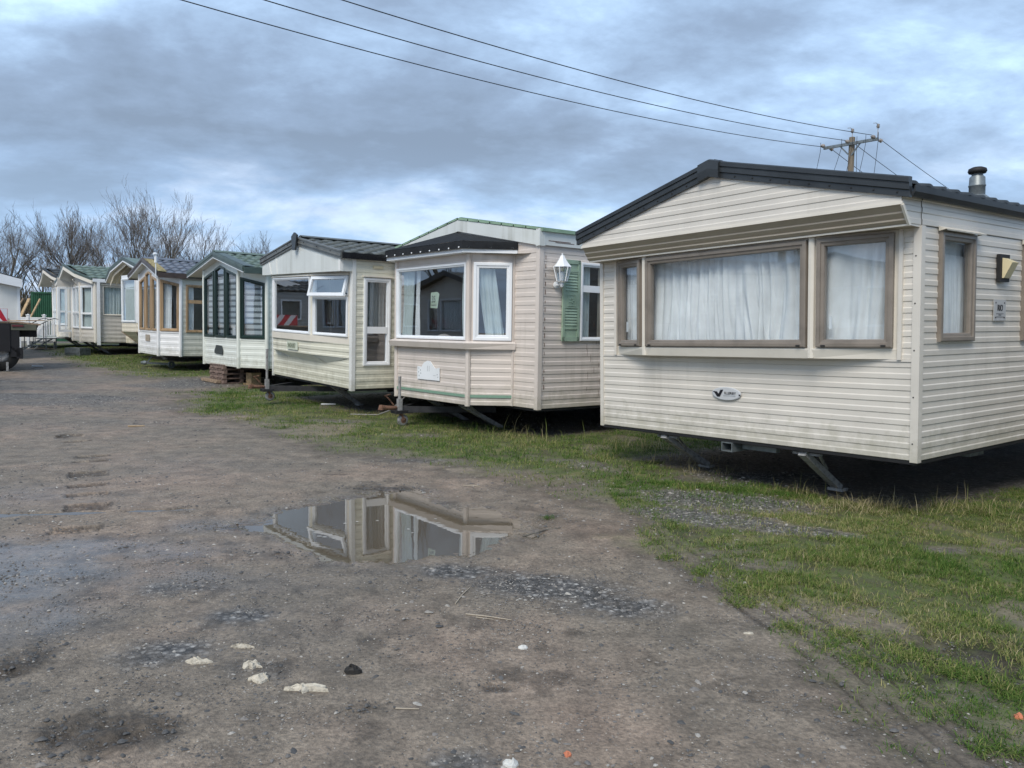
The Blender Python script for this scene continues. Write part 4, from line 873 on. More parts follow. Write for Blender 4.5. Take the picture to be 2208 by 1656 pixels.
EDGE = [(-22.5, 36), (-18.9, 32.2), (-14.7, 26.4), (-11.2, 22.5), (-9.6, 21.3), (-8.5, 21.7), (-7.5, 21.2), (-6.7, 19.6), (-7.2, 17.7), (-5.8, 14.2), (-4.6, 13.5), (-3.5, 12.0), (-2.7, 11.3),
        (-2.0, 10.15), (-1.1, 9.4), (0, 8.6), (.68, 7.7), (1.02, 6.93), (1.2, 5.9), (1.42, 5.3), (1.40, 4.76), (1.6, 4.35), (1.78, 3.8), (1.93, 3.4), (2.25, 2.9), (3.2, 1.5), (5, 0), (40, -8), (60, 60), (-10, 60)]
PUD = [(-2.10, 6.30), (-1.98, 6.85), (-1.75, 7.25), (-1.35, 7.72), (-.95, 7.85), (-.70, 7.60), (-.60, 7.15), (-.25, 7.15), (.05, 7.0), (.24, 6.45), (.02, 5.93), (-.42, 5.62), (-.72, 5.36), (-1.10, 5.34), (-1.28, 5.55), (-1.55, 5.72), (-1.78, 5.98)]
PUD2 = [(-5.4, 6.40), (-4.2, 6.60), (-3.4, 6.76), (-2.7, 6.93), (-2.7, 6.86), (-3.4, 6.66), (-4.2, 6.46), (-5.4, 6.22)]
GRAV = [(.25, 4.95, .62, .30, .9, -.25), (.62, 4.62, .40, .28, .8, 0), (-.35, 5.2, .35, .2, .8, 0), (-2.0, 4.75, .35, .2, .6, .2), (-1.5, 4.28, .22, .16, .9, .4), (-1.68, 3.80, .30, .25, .6, 0), (-2.9, 5.0, .6, .35, .45, 0),
        (2.0, 7.6, 1.0, .5, 1, -.35), (1.75, 6.9, .75, .35, 1, -.55), (2.35, 6.45, .45, .2, 1, -.3), (-2.9, 13.3, .9, .4, .5, 0), (-1.4, 11.8, .8, .3, .45, 0), (-2.6, 15.3, 1.1, .6, .7, 0), (-8.0, 20.2, 1.2, 1.6, 1, 0), (-.15, 2.88, .18, .10, .7, 0), (.85, 9.6, 1.1, .4, .45, -.7), (-1.1, 9.6, .9, .25, .5, 0), (-1.16, 3.6, .25, .2, .4, 0), (2.75, 6.3, .16, .1, .8, 0), (3.3, 5.9, .22, .12, .6, 0), (2.9, 8.9, 1.2, .7, .8, 0)]
DARK = [(-2.45, 3.2, .28, .22, .9), (-1.55, 3.05, .30, .22, 1), (-2.3, 3.65, .15, .25, .8), (-5.0, 9.4, .25, .1, .6), (-1.25, 7.9, .5, .12, .7), (-1.9, 8.6, .3, .08, .6), (-.05, 3.5, .1, .06, .6), (-2.1, 6.25, .25, .12, .7), (-1.7, 5.55, .3, .15, .4), (2.4, 3.9, .9, .5, .7), (1.5, 3.35, .5, .25, .35), (-.6, 3.3, .14, .08, .4)]
WET = [(-3.6, 4.6, 1.2, .9, 1), (-2.9, 5.6, 1.4, .35, .9), (-3.3, 5.2, .9, .55, 1), (-2.2, 5.0, .6, .3, .8), (-2.6, 4.2, .5, .5, .8), (-1.6, 4.9, .7, .25, .55), (-2.3, 6.3, .45, .3, .9), (-.6, 5.2, .8, .25, .4), (.2, 6.6, .4, .5, .6), (-4.8, 7.3, 1.4, .6, .35), (-1.2, 4.2, .8, .5, .25), (-3.5, 9, 1.2, 1., .2)]
TREAD = [(-6.23, 11.16), (-5.69, 10.47), (-5.19, 9.82), (-4.8, 9.02), (-4.5, 8.41), (-4.27, 7.96), (-4.0, 7.45), (-3.72, 6.95), (-3.50, 6.36), (-3.3, 5.95)]
TRK = [(1.05, 6.6), (1.22, 5.9), (1.33, 5.1), (1.42, 4.5), (1.50, 3.99), (1.57, 3.57), (1.62, 3.1), (1.68, 2.6), (1.75, 2.0)]
def ell(x, y, L_, fz=.55):
    m = np.zeros_like(x)
    for e in L_:
        cx, cy, rx, ry, k = e[:5]; a = e[5] if len(e) > 5 else 0; dx, dy = x-cx, y-cy; c, s = math.cos(a), math.sin(a)
        r = np.sqrt(((dx*c+dy*s)/rx)**2+((-dx*s+dy*c)/ry)**2)
        m = np.maximum(m, k*np.clip(1.35-r, 0, 1))
    return m
def pathd(x, y, P):
    P = np.array(P); bd = np.full(x.shape, 1e9); bs = np.zeros_like(x); sgn = np.zeros_like(x); acc = 0
    for a, b in zip(P, P[1:]):
        e = b-a; ln = np.hypot(*e); t = np.clip(((x-a[0])*e[0]+(y-a[1])*e[1])/(e@e), 0, 1); dx = x-a[0]-e[0]*t; dy = y-a[1]-e[1]*t; d = np.hypot(dx, dy)
        k = d < bd; bd = np.where(k, d, bd); bs = np.where(k, acc+t*ln, bs); sgn = np.where(k, np.sign(e[0]*dy-e[1]*dx), sgn); acc += ln
    return bd*sgn, bs
def masks(x, y):
    gs = -sdist(x, y, EDGE)+.12+ (fbm(x*1.3, y*1.3, 5)-.5)*1.2+(fbm(x*6, y*6, 8)-.5)*.6
    grav = np.clip((ell(x, y, GRAV)*(.25+1.5*fbm(x*6, y*6, 22, 5, .6))-.20)*1.7, 0, 1)
    grav = np.maximum(grav, np.clip((y-10.5)/5, 0, 1)*np.clip(-gs*.8+.3, 0, 1)*.75*np.clip((fbm(x*.5, y*1.1, 27, 3)-.3)*4, .25, 1))
    g = np.clip(gs/.8+.12, 0, 1)*np.clip(1.05-grav*1.7, .16, 1)
    pn = fbm(x*1.1, y*1.1, 31, 3)
    g = g*np.clip((pn-.16)*8, .35, 1)
    # under the caravans nothing grows
    for (hx, hy, th, W, L_) in UNDER:
        c, s = math.cos(th), math.sin(th); lx = (x-hx)*c+(y-hy)*s; ly = -(x-hx)*s+(y-hy)*c
        ins = np.minimum(np.minimum(lx+W, -lx), ly-.35+(fbm(x*2, y*2, 77)-.5)*.8); g = g*np.clip(1-ins*3.5, 0, 1); grav = np.maximum(grav, np.clip(ins*2, 0, .6))
    return g, np.clip(grav, 0, 1), gs
UNDER = [(3.471, 6.772, -.924, 3.9, 10), (.372, 11.48, -.894, 4, 9), (-2.854, 14.186, -.906, 3.7, 9), (-5.89, 19.1, -.856, 3.6, 9), (-9.71, 23.3, -.874, 2.9, 9), (-11.6, 26.4, -.8, 3.4, 7.5), (-15.25, 29.17, -.92, 3.7, 8.5), (-18.2, 32.9, -.95, 3.5, 8.5), (6.6, 3.6, -.924, 3.7, 10)]
def height(x, y, full=True):
    z = .0009*np.maximum(0, np.minimum(y, 34)-8)**2
    near = np.clip((22-np.hypot(x, y))/10, 0, 1)
    z = z+near*((fbm(x*.7, y*.7, 1, 3)-.5)*.035)
    p = sdist(x, y, PUD)+(fbm(x*3.2, y*3.2, 40, 5, .6)-.5)*.42
    z = z*(1-np.clip(1-p/.5, 0, 1)*.8)                      # level the puddle surroundings
    z = z-.032*np.clip(-p/.30+.22, 0, 1)+.008*np.clip(p/.3, 0, 1)*np.clip(1-p/1.2, 0, 1)
    p2 = sdist(x, y, PUD2)+(fbm(x*3, y*3, 44, 3)-.5)*.10; k2 = np.clip(1-p2/.5, 0, 1)
    z = z*(1-k2)+k2*.004-.018*np.clip(-p2/.05+.3, 0, 1)
    if full:
        z = z+near*((fbm(x*5, y*5, 12, 4)-.5)*.012)+(fbm(x*11, y*11, 87, 4, .6)-.5)*.045*np.exp(-np.abs(p)/.14)
        dk = ell(x, y, DARK); z = z+dk*near*(fbm(x*11, y*11, 55, 3)-.55)*.075
        sd_, s_ = pathd(x, y, TREAD); on = (np.abs(sd_) < .17)*(np.mod(s_+.14*np.sin(s_*3), .62) < .22)*(hsh(np.floor(s_/.62), np.floor(s_*0), 3) > .12)
        z = z-on*(.014+.014*(np.mod(s_*11+np.sign(sd_)*sd_*6, 1) > .5))
        sd_, s_ = pathd(x, y, TRK)
        for off_ in (-.02, .12, .24, .36):
            q = np.abs(sd_-off_+.02*np.sin(s_*4)); z = z-.010*np.clip(1-q/.028, 0, 1)*(fbm(s_*7, sd_*9, 61, 2) > .36)
    return z
WATER_Z = -.013
def mknp(name, vs, fs, nper, m, smooth=True, attrs=None, parent=None):
    me = bpy.data.meshes.new(name); nv = len(vs); nf = len(fs)
    me.vertices.add(nv); me.vertices.foreach_set('co', np.asarray(vs, np.float32).ravel())
    me.loops.add(nf*nper); me.loops.foreach_set('vertex_index', np.asarray(fs, np.int32).ravel())
    me.polygons.add(nf); me.polygons.foreach_set('loop_start', np.arange(0, nf*nper, nper, dtype=np.int32)); me.polygons.foreach_set('loop_total', np.full(nf, nper, np.int32))
    me.update(calc_edges=True)
    for k, a in (attrs or {}).items():
        at = me.attributes.new(k, 'FLOAT', 'POINT'); at.data.foreach_set('value', np.asarray(a, np.float32))
    return link(name, me, m, parent, smooth)
def ground():
    # rays of vertices around the viewing side of the yard, dense where the surface shows most
    A = np.concatenate([np.radians(np.linspace(-180, -46, 60, endpoint=False)), np.radians(np.linspace(-46, 46, 900, endpoint=False)), np.radians(np.linspace(46, 180, 60))])
    Rr = np.concatenate([[.0, .8, 1.5], 1.9*np.exp(np.linspace(0, math.log(50/1.9), 860)), [60, 80, 120, 200, 400, 900]])
    a, r = np.meshgrid(A, Rr, indexing='ij'); x = (r*np.sin(a)).ravel(); y = (r*np.cos(a)).ravel()
    z = height(x, y); g, gv, gs = masks(x, y)
    nr = len(Rr); i = (np.arange(len(A)-1)[:, None]*nr+np.arange(nr-1)[None, :]).ravel(); F = np.stack([i, i+1, i+nr+1, i+nr], 1)
    dk = np.clip((ell(x, y, DARK)*(.3+1.4*fbm(x*12, y*12, 67, 4, .6))-.28)*2.6, 0, 1); wt = np.clip(ell(x, y, WET)*(.5+1.5*fbm(x*2.6, y*2.6, 66)), 0, 1)
    p = sdist(x, y, PUD)+(fbm(x*3.2, y*3.2, 40, 5, .6)-.5)*.42; wt = np.maximum(wt, np.clip(1-p/.28, 0, 1))
    sd_, s_ = pathd(x, y, TRK); tk = np.zeros_like(x)
    for off_ in (-.02, .12, .24, .36): tk = np.maximum(tk, np.clip(1-np.abs(sd_-off_+.02*np.sin(s_*4))/.035, 0, 1)*(fbm(s_*7, sd_*9, 61, 2) > .36))
    dk = np.maximum(dk, tk*.95)
    sd_, s_ = pathd(x, y, TREAD); on = (np.abs(sd_) < .20)*(np.mod(s_+.14*np.sin(s_*3), .62) < .24)*(hsh(np.floor(s_/.62), np.floor(s_*0), 3) > .12)*(fbm(x*14, y*14, 93, 2) > .40); dk = np.maximum(dk, on*.85)
    cr = np.clip((fbm(x*5.5, y*5.5, 95, 4)-.62)*9, 0, 1)*(fbm(x*.8, y*.8, 96) > .5); dk = np.maximum(dk, cr*.6)
    edge = np.clip(1-np.abs(gs+.05)/.45, 0, 1); dk = np.maximum(dk, edge*.55*(fbm(x*2, y*2, 91) > .4))
    m = bpy.data.materials.new('yard ground'); m.use_nodes = True; t = m.node_tree; L = t.links.new; P = t.nodes['Principled BSDF']
    tc = N(t, 'ShaderNodeTexCoord')
    def noise(s, d=5., r_=.6): n = N(t, 'ShaderNodeTexNoise', i={'Scale': s, 'Detail': d, 'Roughness': r_}); L(tc.outputs['Object'], n.inputs[0]); return n.outputs[0]
    def att(nm): n = N(t, 'ShaderNodeAttribute', attribute_name=nm); return n.outputs['Fac']
    def mix(f, a_, b_, bt='MIX'):
        n = N(t, 'ShaderNodeMix', data_type='RGBA', blend_type=bt)
        for k, q in ((0, f), (6, a_), (7, b_)):
            if isinstance(q, (float, int)): n.inputs[k].default_value = q
            elif isinstance(q, tuple): n.inputs[k].default_value = (*q, 1)
            else: L(q, n.inputs[k])
        return n.outputs[2]
    base = ramp(t, noise(.45, 4.), [(.33, (.160, .139, .110)), (.48, (.205, .170, .132)), (.62, (.255, .196, .150))])
    fine = ramp(t, noise(38, 6., .7), [(.34, .60), (.5, 1.0), (.66, 1.38)]); base = mix(1., base, fine, 'MULTIPLY')
    mid = ramp(t, noise(4.5, 6., .65), [(.34, .66), (.52, 1.0), (.66, 1.25)]); base = mix(1., base, mid, 'MULTIPLY')
    vo = N(t, 'ShaderNodeTexVoronoi', i={'Scale': 42.}); L(tc.outputs['Object'], vo.inputs[0])
    st = ramp(t, vo.outputs['Distance'], [(.10, 1.0), (.22, 0.0)]); sel = N(t, 'ShaderNodeSeparateColor'); L(vo.outputs['Color'], sel.inputs[0]); gt = ramp(t, sel.outputs[0], [(.80, 0.0), (.83, 1.0)])
    mm = N(t, 'ShaderNodeMath', operation='MULTIPLY'); L(st, mm.inputs[0]); L(gt, mm.inputs[1]); scol = mix(sel.outputs[1], (.22, .20, .17), (.55, .52, .46)); base = mix(mm.outputs[0], base, scol)
    # gravel
    v2 = N(t, 'ShaderNodeTexVoronoi', i={'Scale': 30.}); L(tc.outputs['Object'], v2.inputs[0]); s2 = N(t, 'ShaderNodeSeparateColor'); L(v2.outputs['Color'], s2.inputs[0])
    gc = ramp(t, s2.outputs[0], [(0., (.07, .068, .065)), (.5, (.145, .14, .134)), (.85, (.27, .26, .25)), (.97, (.44, .43, .41))]); gd = ramp(t, v2.outputs['Distance'], [(.1, 1.15), (.55, .45)]); gc = mix(1., gc, gd, 'MULTIPLY')
    base = mix(att('gravel'), base, gc)
    soil = ramp(t, noise(9, 6., .7), [(.3, (.035, .033, .022)), (.5, (.07, .062, .040)), (.7, (.12, .095, .055))]); moss = ramp(t, noise(3, 5.), [(.36, (.075, .07, .035)), (.52, (.085, .115, .030)), (.66, (.16, .155, .06))])
    sm = ramp(t, noise(14, 5., .7), [(.30, 0.1), (.52, 1.0)]); grs = mix(sm, soil, moss); base = mix(att('grass'), base, grs)
    dkc = mix(1., base, (.40, .39, .38), 'MULTIPLY'); base = mix(att('dark'), base, dkc)
    wc = mix(1., base, (.66, .64, .62), 'MULTIPLY'); base = mix(att('wet'), base, wc)
    L(base, P.inputs['Base Color'])
    rr = N(t, 'ShaderNodeMapRange', i={1: 0., 2: 1., 3: .60, 4: .10}); L(att('wet'), rr.inputs[0])
    rn = ramp(t, noise(7, 5.), [(.35, 0.0), (.65, .14)]); ra = N(t, 'ShaderNodeMath', operation='ADD'); L(rr.outputs[0], ra.inputs[0]); L(rn, ra.inputs[1])
    gm = N(t, 'ShaderNodeMath', operation='MAXIMUM'); L(ra.outputs[0], gm.inputs[0]); gx = N(t, 'ShaderNodeMath', operation='MULTIPLY', i={1: .85}); L(att('grass'), gx.inputs[0]); L(gx.outputs[0], gm.inputs[1]); L(gm.outputs[0], P.inputs['Roughness'])
    h1 = N(t, 'ShaderNodeMath', operation='MULTIPLY_ADD', i={1: .5}); L(noise(22, 8., .72), h1.inputs[0]); L(noise(70, 4.), h1.inputs[2])
    h2 = N(t, 'ShaderNodeMath', operation='MULTIPLY_ADD', i={1: .35}); L(mm.outputs[0], h2.inputs[0]); L(h1.outputs[0], h2.inputs[2])
    wb = N(t, 'ShaderNodeMapRange', i={1: 0., 2: 1., 3: .85, 4: .08}); L(att('wet'), wb.inputs[0])
    b = N(t, 'ShaderNodeBump', i={'Distance': .012}); L(wb.outputs[0], b.inputs['Strength']); L(h2.outputs[0], b.inputs['Height']); L(b.outputs[0], P.inputs['Normal'])
    o = mknp('ground', np.stack([x, y, z], 1), F[:, ::-1], 4, m, True, {'grass': g, 'gravel': gv, 'wet': wt, 'dark': dk}); o['kind'] = 'structure'
    # water lying in the hollows
    wm = bpy.data.materials.new('puddle water'); wm.use_nodes = True; t = wm.node_tree; P = t.nodes['Principled BSDF']; L = t.links.new
    P.inputs['Base Color'].default_value = (.105, .085, .060, 1); P.inputs['Roughness'].default_value = .012; P.inputs['IOR'].default_value = 1.62; P.inputs['Specular IOR Level'].default_value = .75
    tc = N(t, 'ShaderNodeTexCoord'); n = N(t, 'ShaderNodeTexNoise', i={'Scale': 5., 'Detail': 3.}); L(tc.outputs['Object'], n.inputs[0]); b = N(t, 'ShaderNodeBump', i={'Strength': .035, 'Distance': .01}); L(n.outputs[0], b.inputs['Height']); L(b.outputs[0], P.inputs['Normal'])
    for poly, zz in ((inset(PUD, -.35), WATER_Z), (PUD2, -.004)):
        mb = MB(); mb.poly([(px, py, zz) for px, py in poly]); w_ = obj('water', mb, wm); w_['kind'] = 'structure'
    # sods of mud and floating bits are left to the stones below
ground()

# ------------------------------------------------------------------ grass blades
def blades(name, n, box, hfun, den, colr, wid, label=None, minh=.6, mat_=None, lean=.5, seed=1, ymin=None):
    rg = np.random.default_rng(seed); x = rg.uniform(box[0], box[1], n); y = rg.uniform(box[2], box[3], n)
    g, gv, gs = masks(x, y); keep = rg.random(n) < den(x, y, g, gv, gs); x, y = x[keep], y[keep]; g = g[keep]; n = len(x)
    if n == 0: return
    h = hfun(x, y, rg)*(.5+rg.random(n)); a = rg.uniform(0, 2*np.pi, n); ln = rg.random(n)*lean+.15; z = height(x, y, False)-.006
    dx, dy = np.cos(a), np.sin(a); px, py = -dy, dx; w_ = wid*(.6+.8*rg.random(n))
    ti = np.clip(rg.normal(1.05, .40, n)*lean*2, .05, 1.45)
    def row(f, wf):
        hz = h*(np.sin(ti*.6)*min(f, .5)+np.sin(np.minimum(ti*1.35, 1.5))*max(f-.5, 0)); vz = h*(np.cos(ti*.6)*min(f, .5)+np.cos(np.minimum(ti*1.35, 1.5))*max(f-.5, 0))
        bx = x+dx*hz; by = y+dy*hz; bz = z+vz
        return np.stack([bx-px*w_*wf, by-py*w_*wf, bz], 1), np.stack([bx+px*w_*wf, by+py*w_*wf, bz], 1)
    a0, a1 = row(0, .5); b0, b1 = row(.55, .42); c0, c1 = row(1., .06)
    vs = np.stack([a0, a1, b1, b0, c1, c0], 1).reshape(-1, 3); k = np.arange(n)[:, None]*6
    F = np.concatenate([k+np.array([[0, 1, 2, 3]]), k+np.array([[3, 2, 4, 5]])], 0)
    tone = np.repeat(np.clip(fbm(x*.9, y*.9, 3, 3)*.55+fbm(x*7, y*7, 83, 3)*.32+rg.normal(0, .15, n)+colr-.05, 0, 1), 6)
    o = mknp(name, vs, F, 4, GRASSM, False, {'tone': tone}); o['kind'] = 'stuff'
    if label: o['label'] = label
    return o
def grassmat():
    m = bpy.data.materials.new('grass'); m.use_nodes = True; t = m.node_tree; t.nodes.clear(); L = t.links.new
    o = N(t, 'ShaderNodeOutputMaterial'); d = N(t, 'ShaderNodeBsdfDiffuse'); tl = N(t, 'ShaderNodeBsdfTranslucent'); at = N(t, 'ShaderNodeAttribute', attribute_name='tone')
    c = ramp(t, at.outputs['Fac'], [(.12, (.055, .125, .028)), (.34, (.095, .175, .040)), (.50, (.160, .225, .060)), (.64, (.26, .27, .10)), (.80, (.40, .35, .18)), (.95, (.48, .42, .26))])
    L(c, d.inputs[0]); L(c, tl.inputs[0]); ms = N(t, 'ShaderNodeMixShader', i={0: .3}); L(d.outputs[0], ms.inputs[1]); L(tl.outputs[0], ms.inputs[2]); L(ms.outputs[0], o.inputs[0]); return m
GRASSM = grassmat()
clump = lambda x, y, s=3.: np.clip((fbm(x*s, y*s, 15, 3)-.30)*5, .22, 1)*np.clip((fbm(x*13, y*13, 19, 2)-.30)*4, .2, 1)
near_h = lambda x, y, r: .036+.032*np.clip(fbm(x*2, y*2, 9)*2-.8, 0, 1)
blades('grass', 400000, (1.0, 5.6, 2.6, 8.5), near_h, lambda x, y, g, gv, gs: g*clump(x, y), .10, .0036, 'short mown grass along the caravan side of the track', seed=1)
blades('grass', 260000, (-7.5, 3.2, 7.5, 18), lambda x, y, r: .045+.03*np.clip(fbm(x, y, 9)*2-.8, 0, 1), lambda x, y, g, gv, gs: g*clump(x, y, 2.), .08, .006, seed=2)
blades('grass', 150000, (-20, -4, 16, 34), lambda x, y, r: .05+.02*r.random(len(x)), lambda x, y, g, gv, gs: g*clump(x, y, 1.5), .02, .011, seed=3)
# ragged tufts creeping over the edge of the track
TUFT = [(.33, 6.74, .06), (1.14, 5.62, .09), (1.42, 4.72, .13), (1.62, 4.66, .10), (1.66, 4.05, .10), (1.90, 3.05, .10), (2.02, 3.02, .06), (1.28, 5.3, .08), (1.55, 4.3, .10), (1.78, 3.9, .12), (1.85, 4.2, .14), (2.05, 3.95, .14), (2.2, 3.75, .14), (2.3, 3.5, .12), (1.5, 4.95, .16), (1.7, 5.15, .2), (-4.4, 13.1, .2), (-2.1, 10.2, .2), (-1.2, 9.45, .2)]
def tden(x, y, g, gv, gs):
    m = np.zeros_like(x)
    for a, b, r in TUFT: m = np.maximum(m, np.clip(1.2-np.hypot(x-a, y-b)/r, 0, 1))
    return m
blades('grass', 150000, (.2, 2.5, 2.8, 6.9), lambda x, y, r: .035+.02*r.random(len(x)), tden, .08, .0034, lean=1.0, seed=4)
# long bleached grass under the near corner and below the bay
def lden(cs):
    def f(x, y, g, gv, gs):
        m = np.zeros_like(x)
        for a, b, rx, ry, k in cs: m = np.maximum(m, k*np.clip(1.2-np.hypot((x-a)/rx, (y-b)/ry), 0, 1))
        return m*clump(x, y, 5.)
    return f
blades('long_grass', 60000, (2.0, 6.5, 6.2, 9.5), lambda x, y, r: .09+.12*r.random(len(x)), lden([(3.35, 7.3, .65, .26, 1), (3.7, 7.25, .3, .2, 1), (4.3, 7.3, .6, .35, .5), (2.9, 8.0, .3, .2, .5), (2.2, 9.2, .5, .3, .35), (5.0, 6.9, .6, .3, .5), (1.6, 9.9, .5, .3, .5)]), .42, .0036, 'tall bleached grass standing below the nearest caravan', lean=.7, seed=5)
blades('long_grass', 22000, (-3.0, 2.5, 9.5, 14), lambda x, y, r: .12+.12*r.random(len(x)), lden([(-.6, 11.6, .9, .3, .8), (.3, 11.1, .7, .3, .5), (-1.7, 12.6, .5, .3, .4), (1.2, 10.8, .5, .3, .4)]), .12, .005, 'tall weedy grass below the bay fronted caravan', lean=.6, seed=6)
blades('weeds', 5000, (1.2, 3.4, 9.6, 11.6), lambda x, y, r: .12+.16*r.random(len(x)), lden([(1.7, 10.9, .5, .4, .5), (2.3, 9.9, .4, .3, .4)]), .5, .005, 'brown dead weeds under the left edge of the nearest caravan', lean=.4, seed=8)
blades('weeds', 2400, (-1.6, 2.6, 9.5, 12.6), lambda x, y, r: .22+.16*r.random(len(x)), lden([(.2, 11.6, .8, .3, .4), (1.9, 9.6, .5, .4, .3), (1.0, 11.2, .5, .3, .3)]), .3, .006, 'thin dry stalks under the bay fronted caravan', lean=.4, seed=7)

# ------------------------------------------------------------------ loose stones
def stones(name, n, box, den, smin, smax, seed, label=None, flat_=.45, tonemul=1.):
    rg = np.random.default_rng(seed); x = rg.uniform(box[0], box[1], n); y = rg.uniform(box[2], box[3], n); g, gv, gs = masks(x, y)
    k = rg.random(n) < den(x, y, g, gv, gs); x, y = x[k], y[k]; n = len(x); s = smin*(smax/smin)**(rg.random(n)**2.4)
    a = rg.uniform(0, 6.28, n); sx = s*(.8+.6*rg.random(n)); sy = s*(.6+.4*rg.random(n)); sz = s*flat_*(.6+.8*rg.random(n)); z = height(x, y, False)+sz*.25
    D = np.array([(1, 0, -.1), (.45, .85, -.1), (-.6, .7, -.1), (-1, -.1, -.1), (-.4, -.85, -.1), (.6, -.7, -.1), (.35, .2, .9), (-.3, .25, .8), (-.05, -.4, .85)])
    J = D[None]*(1+rg.normal(0, .16, (n, 9, 1))); X = J[:, :, 0]*sx[:, None]; Y = J[:, :, 1]*sy[:, None]; ca, sa = np.cos(a)[:, None], np.sin(a)[:, None]
    vs = np.stack([x[:, None]+X*ca-Y*sa, y[:, None]+X*sa+Y*ca, z[:, None]+J[:, :, 2]*sz[:, None]], 2).reshape(-1, 3)
    T = np.array([(0, 1, 6), (1, 2, 7), (1, 7, 6), (2, 3, 7), (3, 4, 8), (3, 8, 7), (4, 5, 8), (5, 0, 6), (5, 6, 8), (6, 7, 8)]); F = (np.arange(n)[:, None, None]*9+T[None]).reshape(-1, 3)
    tone = np.repeat(rg.random(n)**1.6*tonemul, 9); o = mknp(name, vs, F, 3, STONEM, False, {'tone': tone}); o['kind'] = 'stuff'
    if label: o['label'] = label
def stonemat():
    m = bpy.data.materials.new('stone'); m.use_nodes = True; t = m.node_tree; P = t.nodes['Principled BSDF']; L = t.links.new; at = N(t, 'ShaderNodeAttribute', attribute_name='tone'); P.inputs['Roughness'].default_value = .6
    c = ramp(t, at.outputs['Fac'], [(0, (.07, .07, .07)), (.35, (.14, .135, .13)), (.65, (.22, .20, .18)), (.88, (.32, .30, .27)), (1, (.46, .44, .40))])
    tc = N(t, 'ShaderNodeTexCoord'); n = N(t, 'ShaderNodeTexNoise', i={'Scale': 90., 'Detail': 3.}); L(tc.outputs['Object'], n.inputs[0]); v = ramp(t, n.outputs[0], [(.3, .75), (.7, 1.15)])
    mx = N(t, 'ShaderNodeMix', data_type='RGBA', blend_type='MULTIPLY', i={0: 1.}); L(c, mx.inputs[6]); L(v, mx.inputs[7]); L(mx.outputs[2], P.inputs['Base Color']); return m
STONEM = stonemat()
inw = lambda x, y: sdist(x, y, PUD) > .02
stones('gravel', 60000, (-5.5, 3.0, 2.3, 9.5), lambda x, y, g, gv, gs: np.clip(gv*1.3, 0, 1)*(1-g)*inw(x, y), .004, .016, 1, 'loose gravel lying in patches on the track')
stones('gravel', 80000, (-5.5, 2.6, 2.2, 9.5), lambda x, y, g, gv, gs: (.18+.5*(fbm(x*2, y*2, 71) > .55))*(1-g)*inw(x, y), .002, .011, 2)
stones('gravel', 9000, (-5, 2.5, 2.3, 9.5), lambda x, y, g, gv, gs: (.15+.7*(fbm(x*1.2, y*1.2, 73) > .52))*(1-.6*g)*inw(x, y), .005, .020, 3, tonemul=1.0)
stones('gravel', 90000, (-3.4, 2.4, 2.3, 5.4), lambda x, y, g, gv, gs: (.25+.6*(fbm(x*2.5, y*2.5, 74) > .5))*(1-.7*g)*inw(x, y), .0015, .006, 12)
stones('gravel', 30000, (-9, 3.5, 6.5, 22), lambda x, y, g, gv, gs: np.clip(gv*1.2-.1, 0, 1)*inw(x, y), .010, .026, 4)
stones('gravel', 12000, (-9, 2, 8, 20), lambda x, y, g, gv, gs: .35*(1-g), .006, .018, 5)
stones('mud_clods', 24000, (-4.5, 0, 2.6, 8.5), lambda x, y, g, gv, gs: np.clip(ell(x, y, DARK)*1.3, 0, 1)*inw(x, y), .005, .017, 6, 'dark churned clods of mud', .5, .12)

def lump(name, x, y, pts, hgt, m, seed, label, cat, group=None):
    """irregular flat lump: domed fan over a ragged outline"""
    rg = random.Random(seed); z0 = float(height(np.array([x]), np.array([y]))[0]); mb = MB(); n = len(pts)
    def rr(s, z, j): return [(x+px*s*(1+rg.uniform(-j, j)), y+py*s*(1+rg.uniform(-j, j)), z0+z*(1+rg.uniform(-.4, .4))) for px, py in pts]
    R_ = [rr(1, -.004, 0), rr(.92, hgt*.5, .06), rr(.62, hgt*.9, .12), rr(.3, hgt*1.1, .2)]; mb.v = [p for r_ in R_ for p in r_]
    for r_ in range(3):
        for j in range(n): a = r_*n+j; b = r_*n+(j+1) % n; mb.f.append((a, b, b+n, a+n))
    mb.f.append(tuple(range(3*n, 4*n))); o = obj(name, mb, m); return tag(o, label, cat, group)
CEM = mat('dried cement', (.50, .46, .38), .9, noise=30, var=.35, bump=(70, .8)); PST = mat('white stone', (.60, .60, .57), .6, noise=20, var=.2); BRK = mat('orange brick', (.50, .17, .09), .8, noise=25, var=.3)
def blob(rx, ry, n, seed, j=.35):
    r = random.Random(seed); return [((1+r.uniform(-j, j))*rx*math.cos(2*math.pi*k/n), (1+r.uniform(-j, j))*ry*math.sin(2*math.pi*k/n)) for k in range(n)]
GC = 'lumps of dried cement on the track'
lump('cement_lump', -1.20, 3.66, blob(.042, .034, 14, 3, .55), .022, CEM, 1, 'cream cement lump, taller upper half of the hourglass shaped pair', 'cement lump', GC)
lump('cement_lump', -1.12, 3.53, blob(.044, .038, 14, 4, .55), .022, CEM, 2, 'cream cement lump, lower half of the hourglass shaped pair', 'cement lump', GC)
lump('cement_lump', -.91, 3.44, blob(.085, .030, 16, 5, .6), .018, CEM, 3, 'pale cement lump shaped like a wedge, right of the hourglass pair', 'cement lump', GC)
lump('cement_lump', -1.47, 3.69, blob(.055, .020, 14, 6, .7), .02, CEM, 4, 'pale V shaped cement lump beside the dark gravel patch', 'cement lump', GC)
lump('cement_lump', -1.33, 3.88, blob(.060, .012, 12, 7, .5), .015, CEM, 5, 'thin pale cement sliver, farthest of the cement lumps', 'cement lump', GC)
lump('stone', .08, 3.96, blob(.028, .022, 9, 8, .12), .012, PST, 6, 'smooth white pebble alone on bare mud in the middle of the track', 'stone')
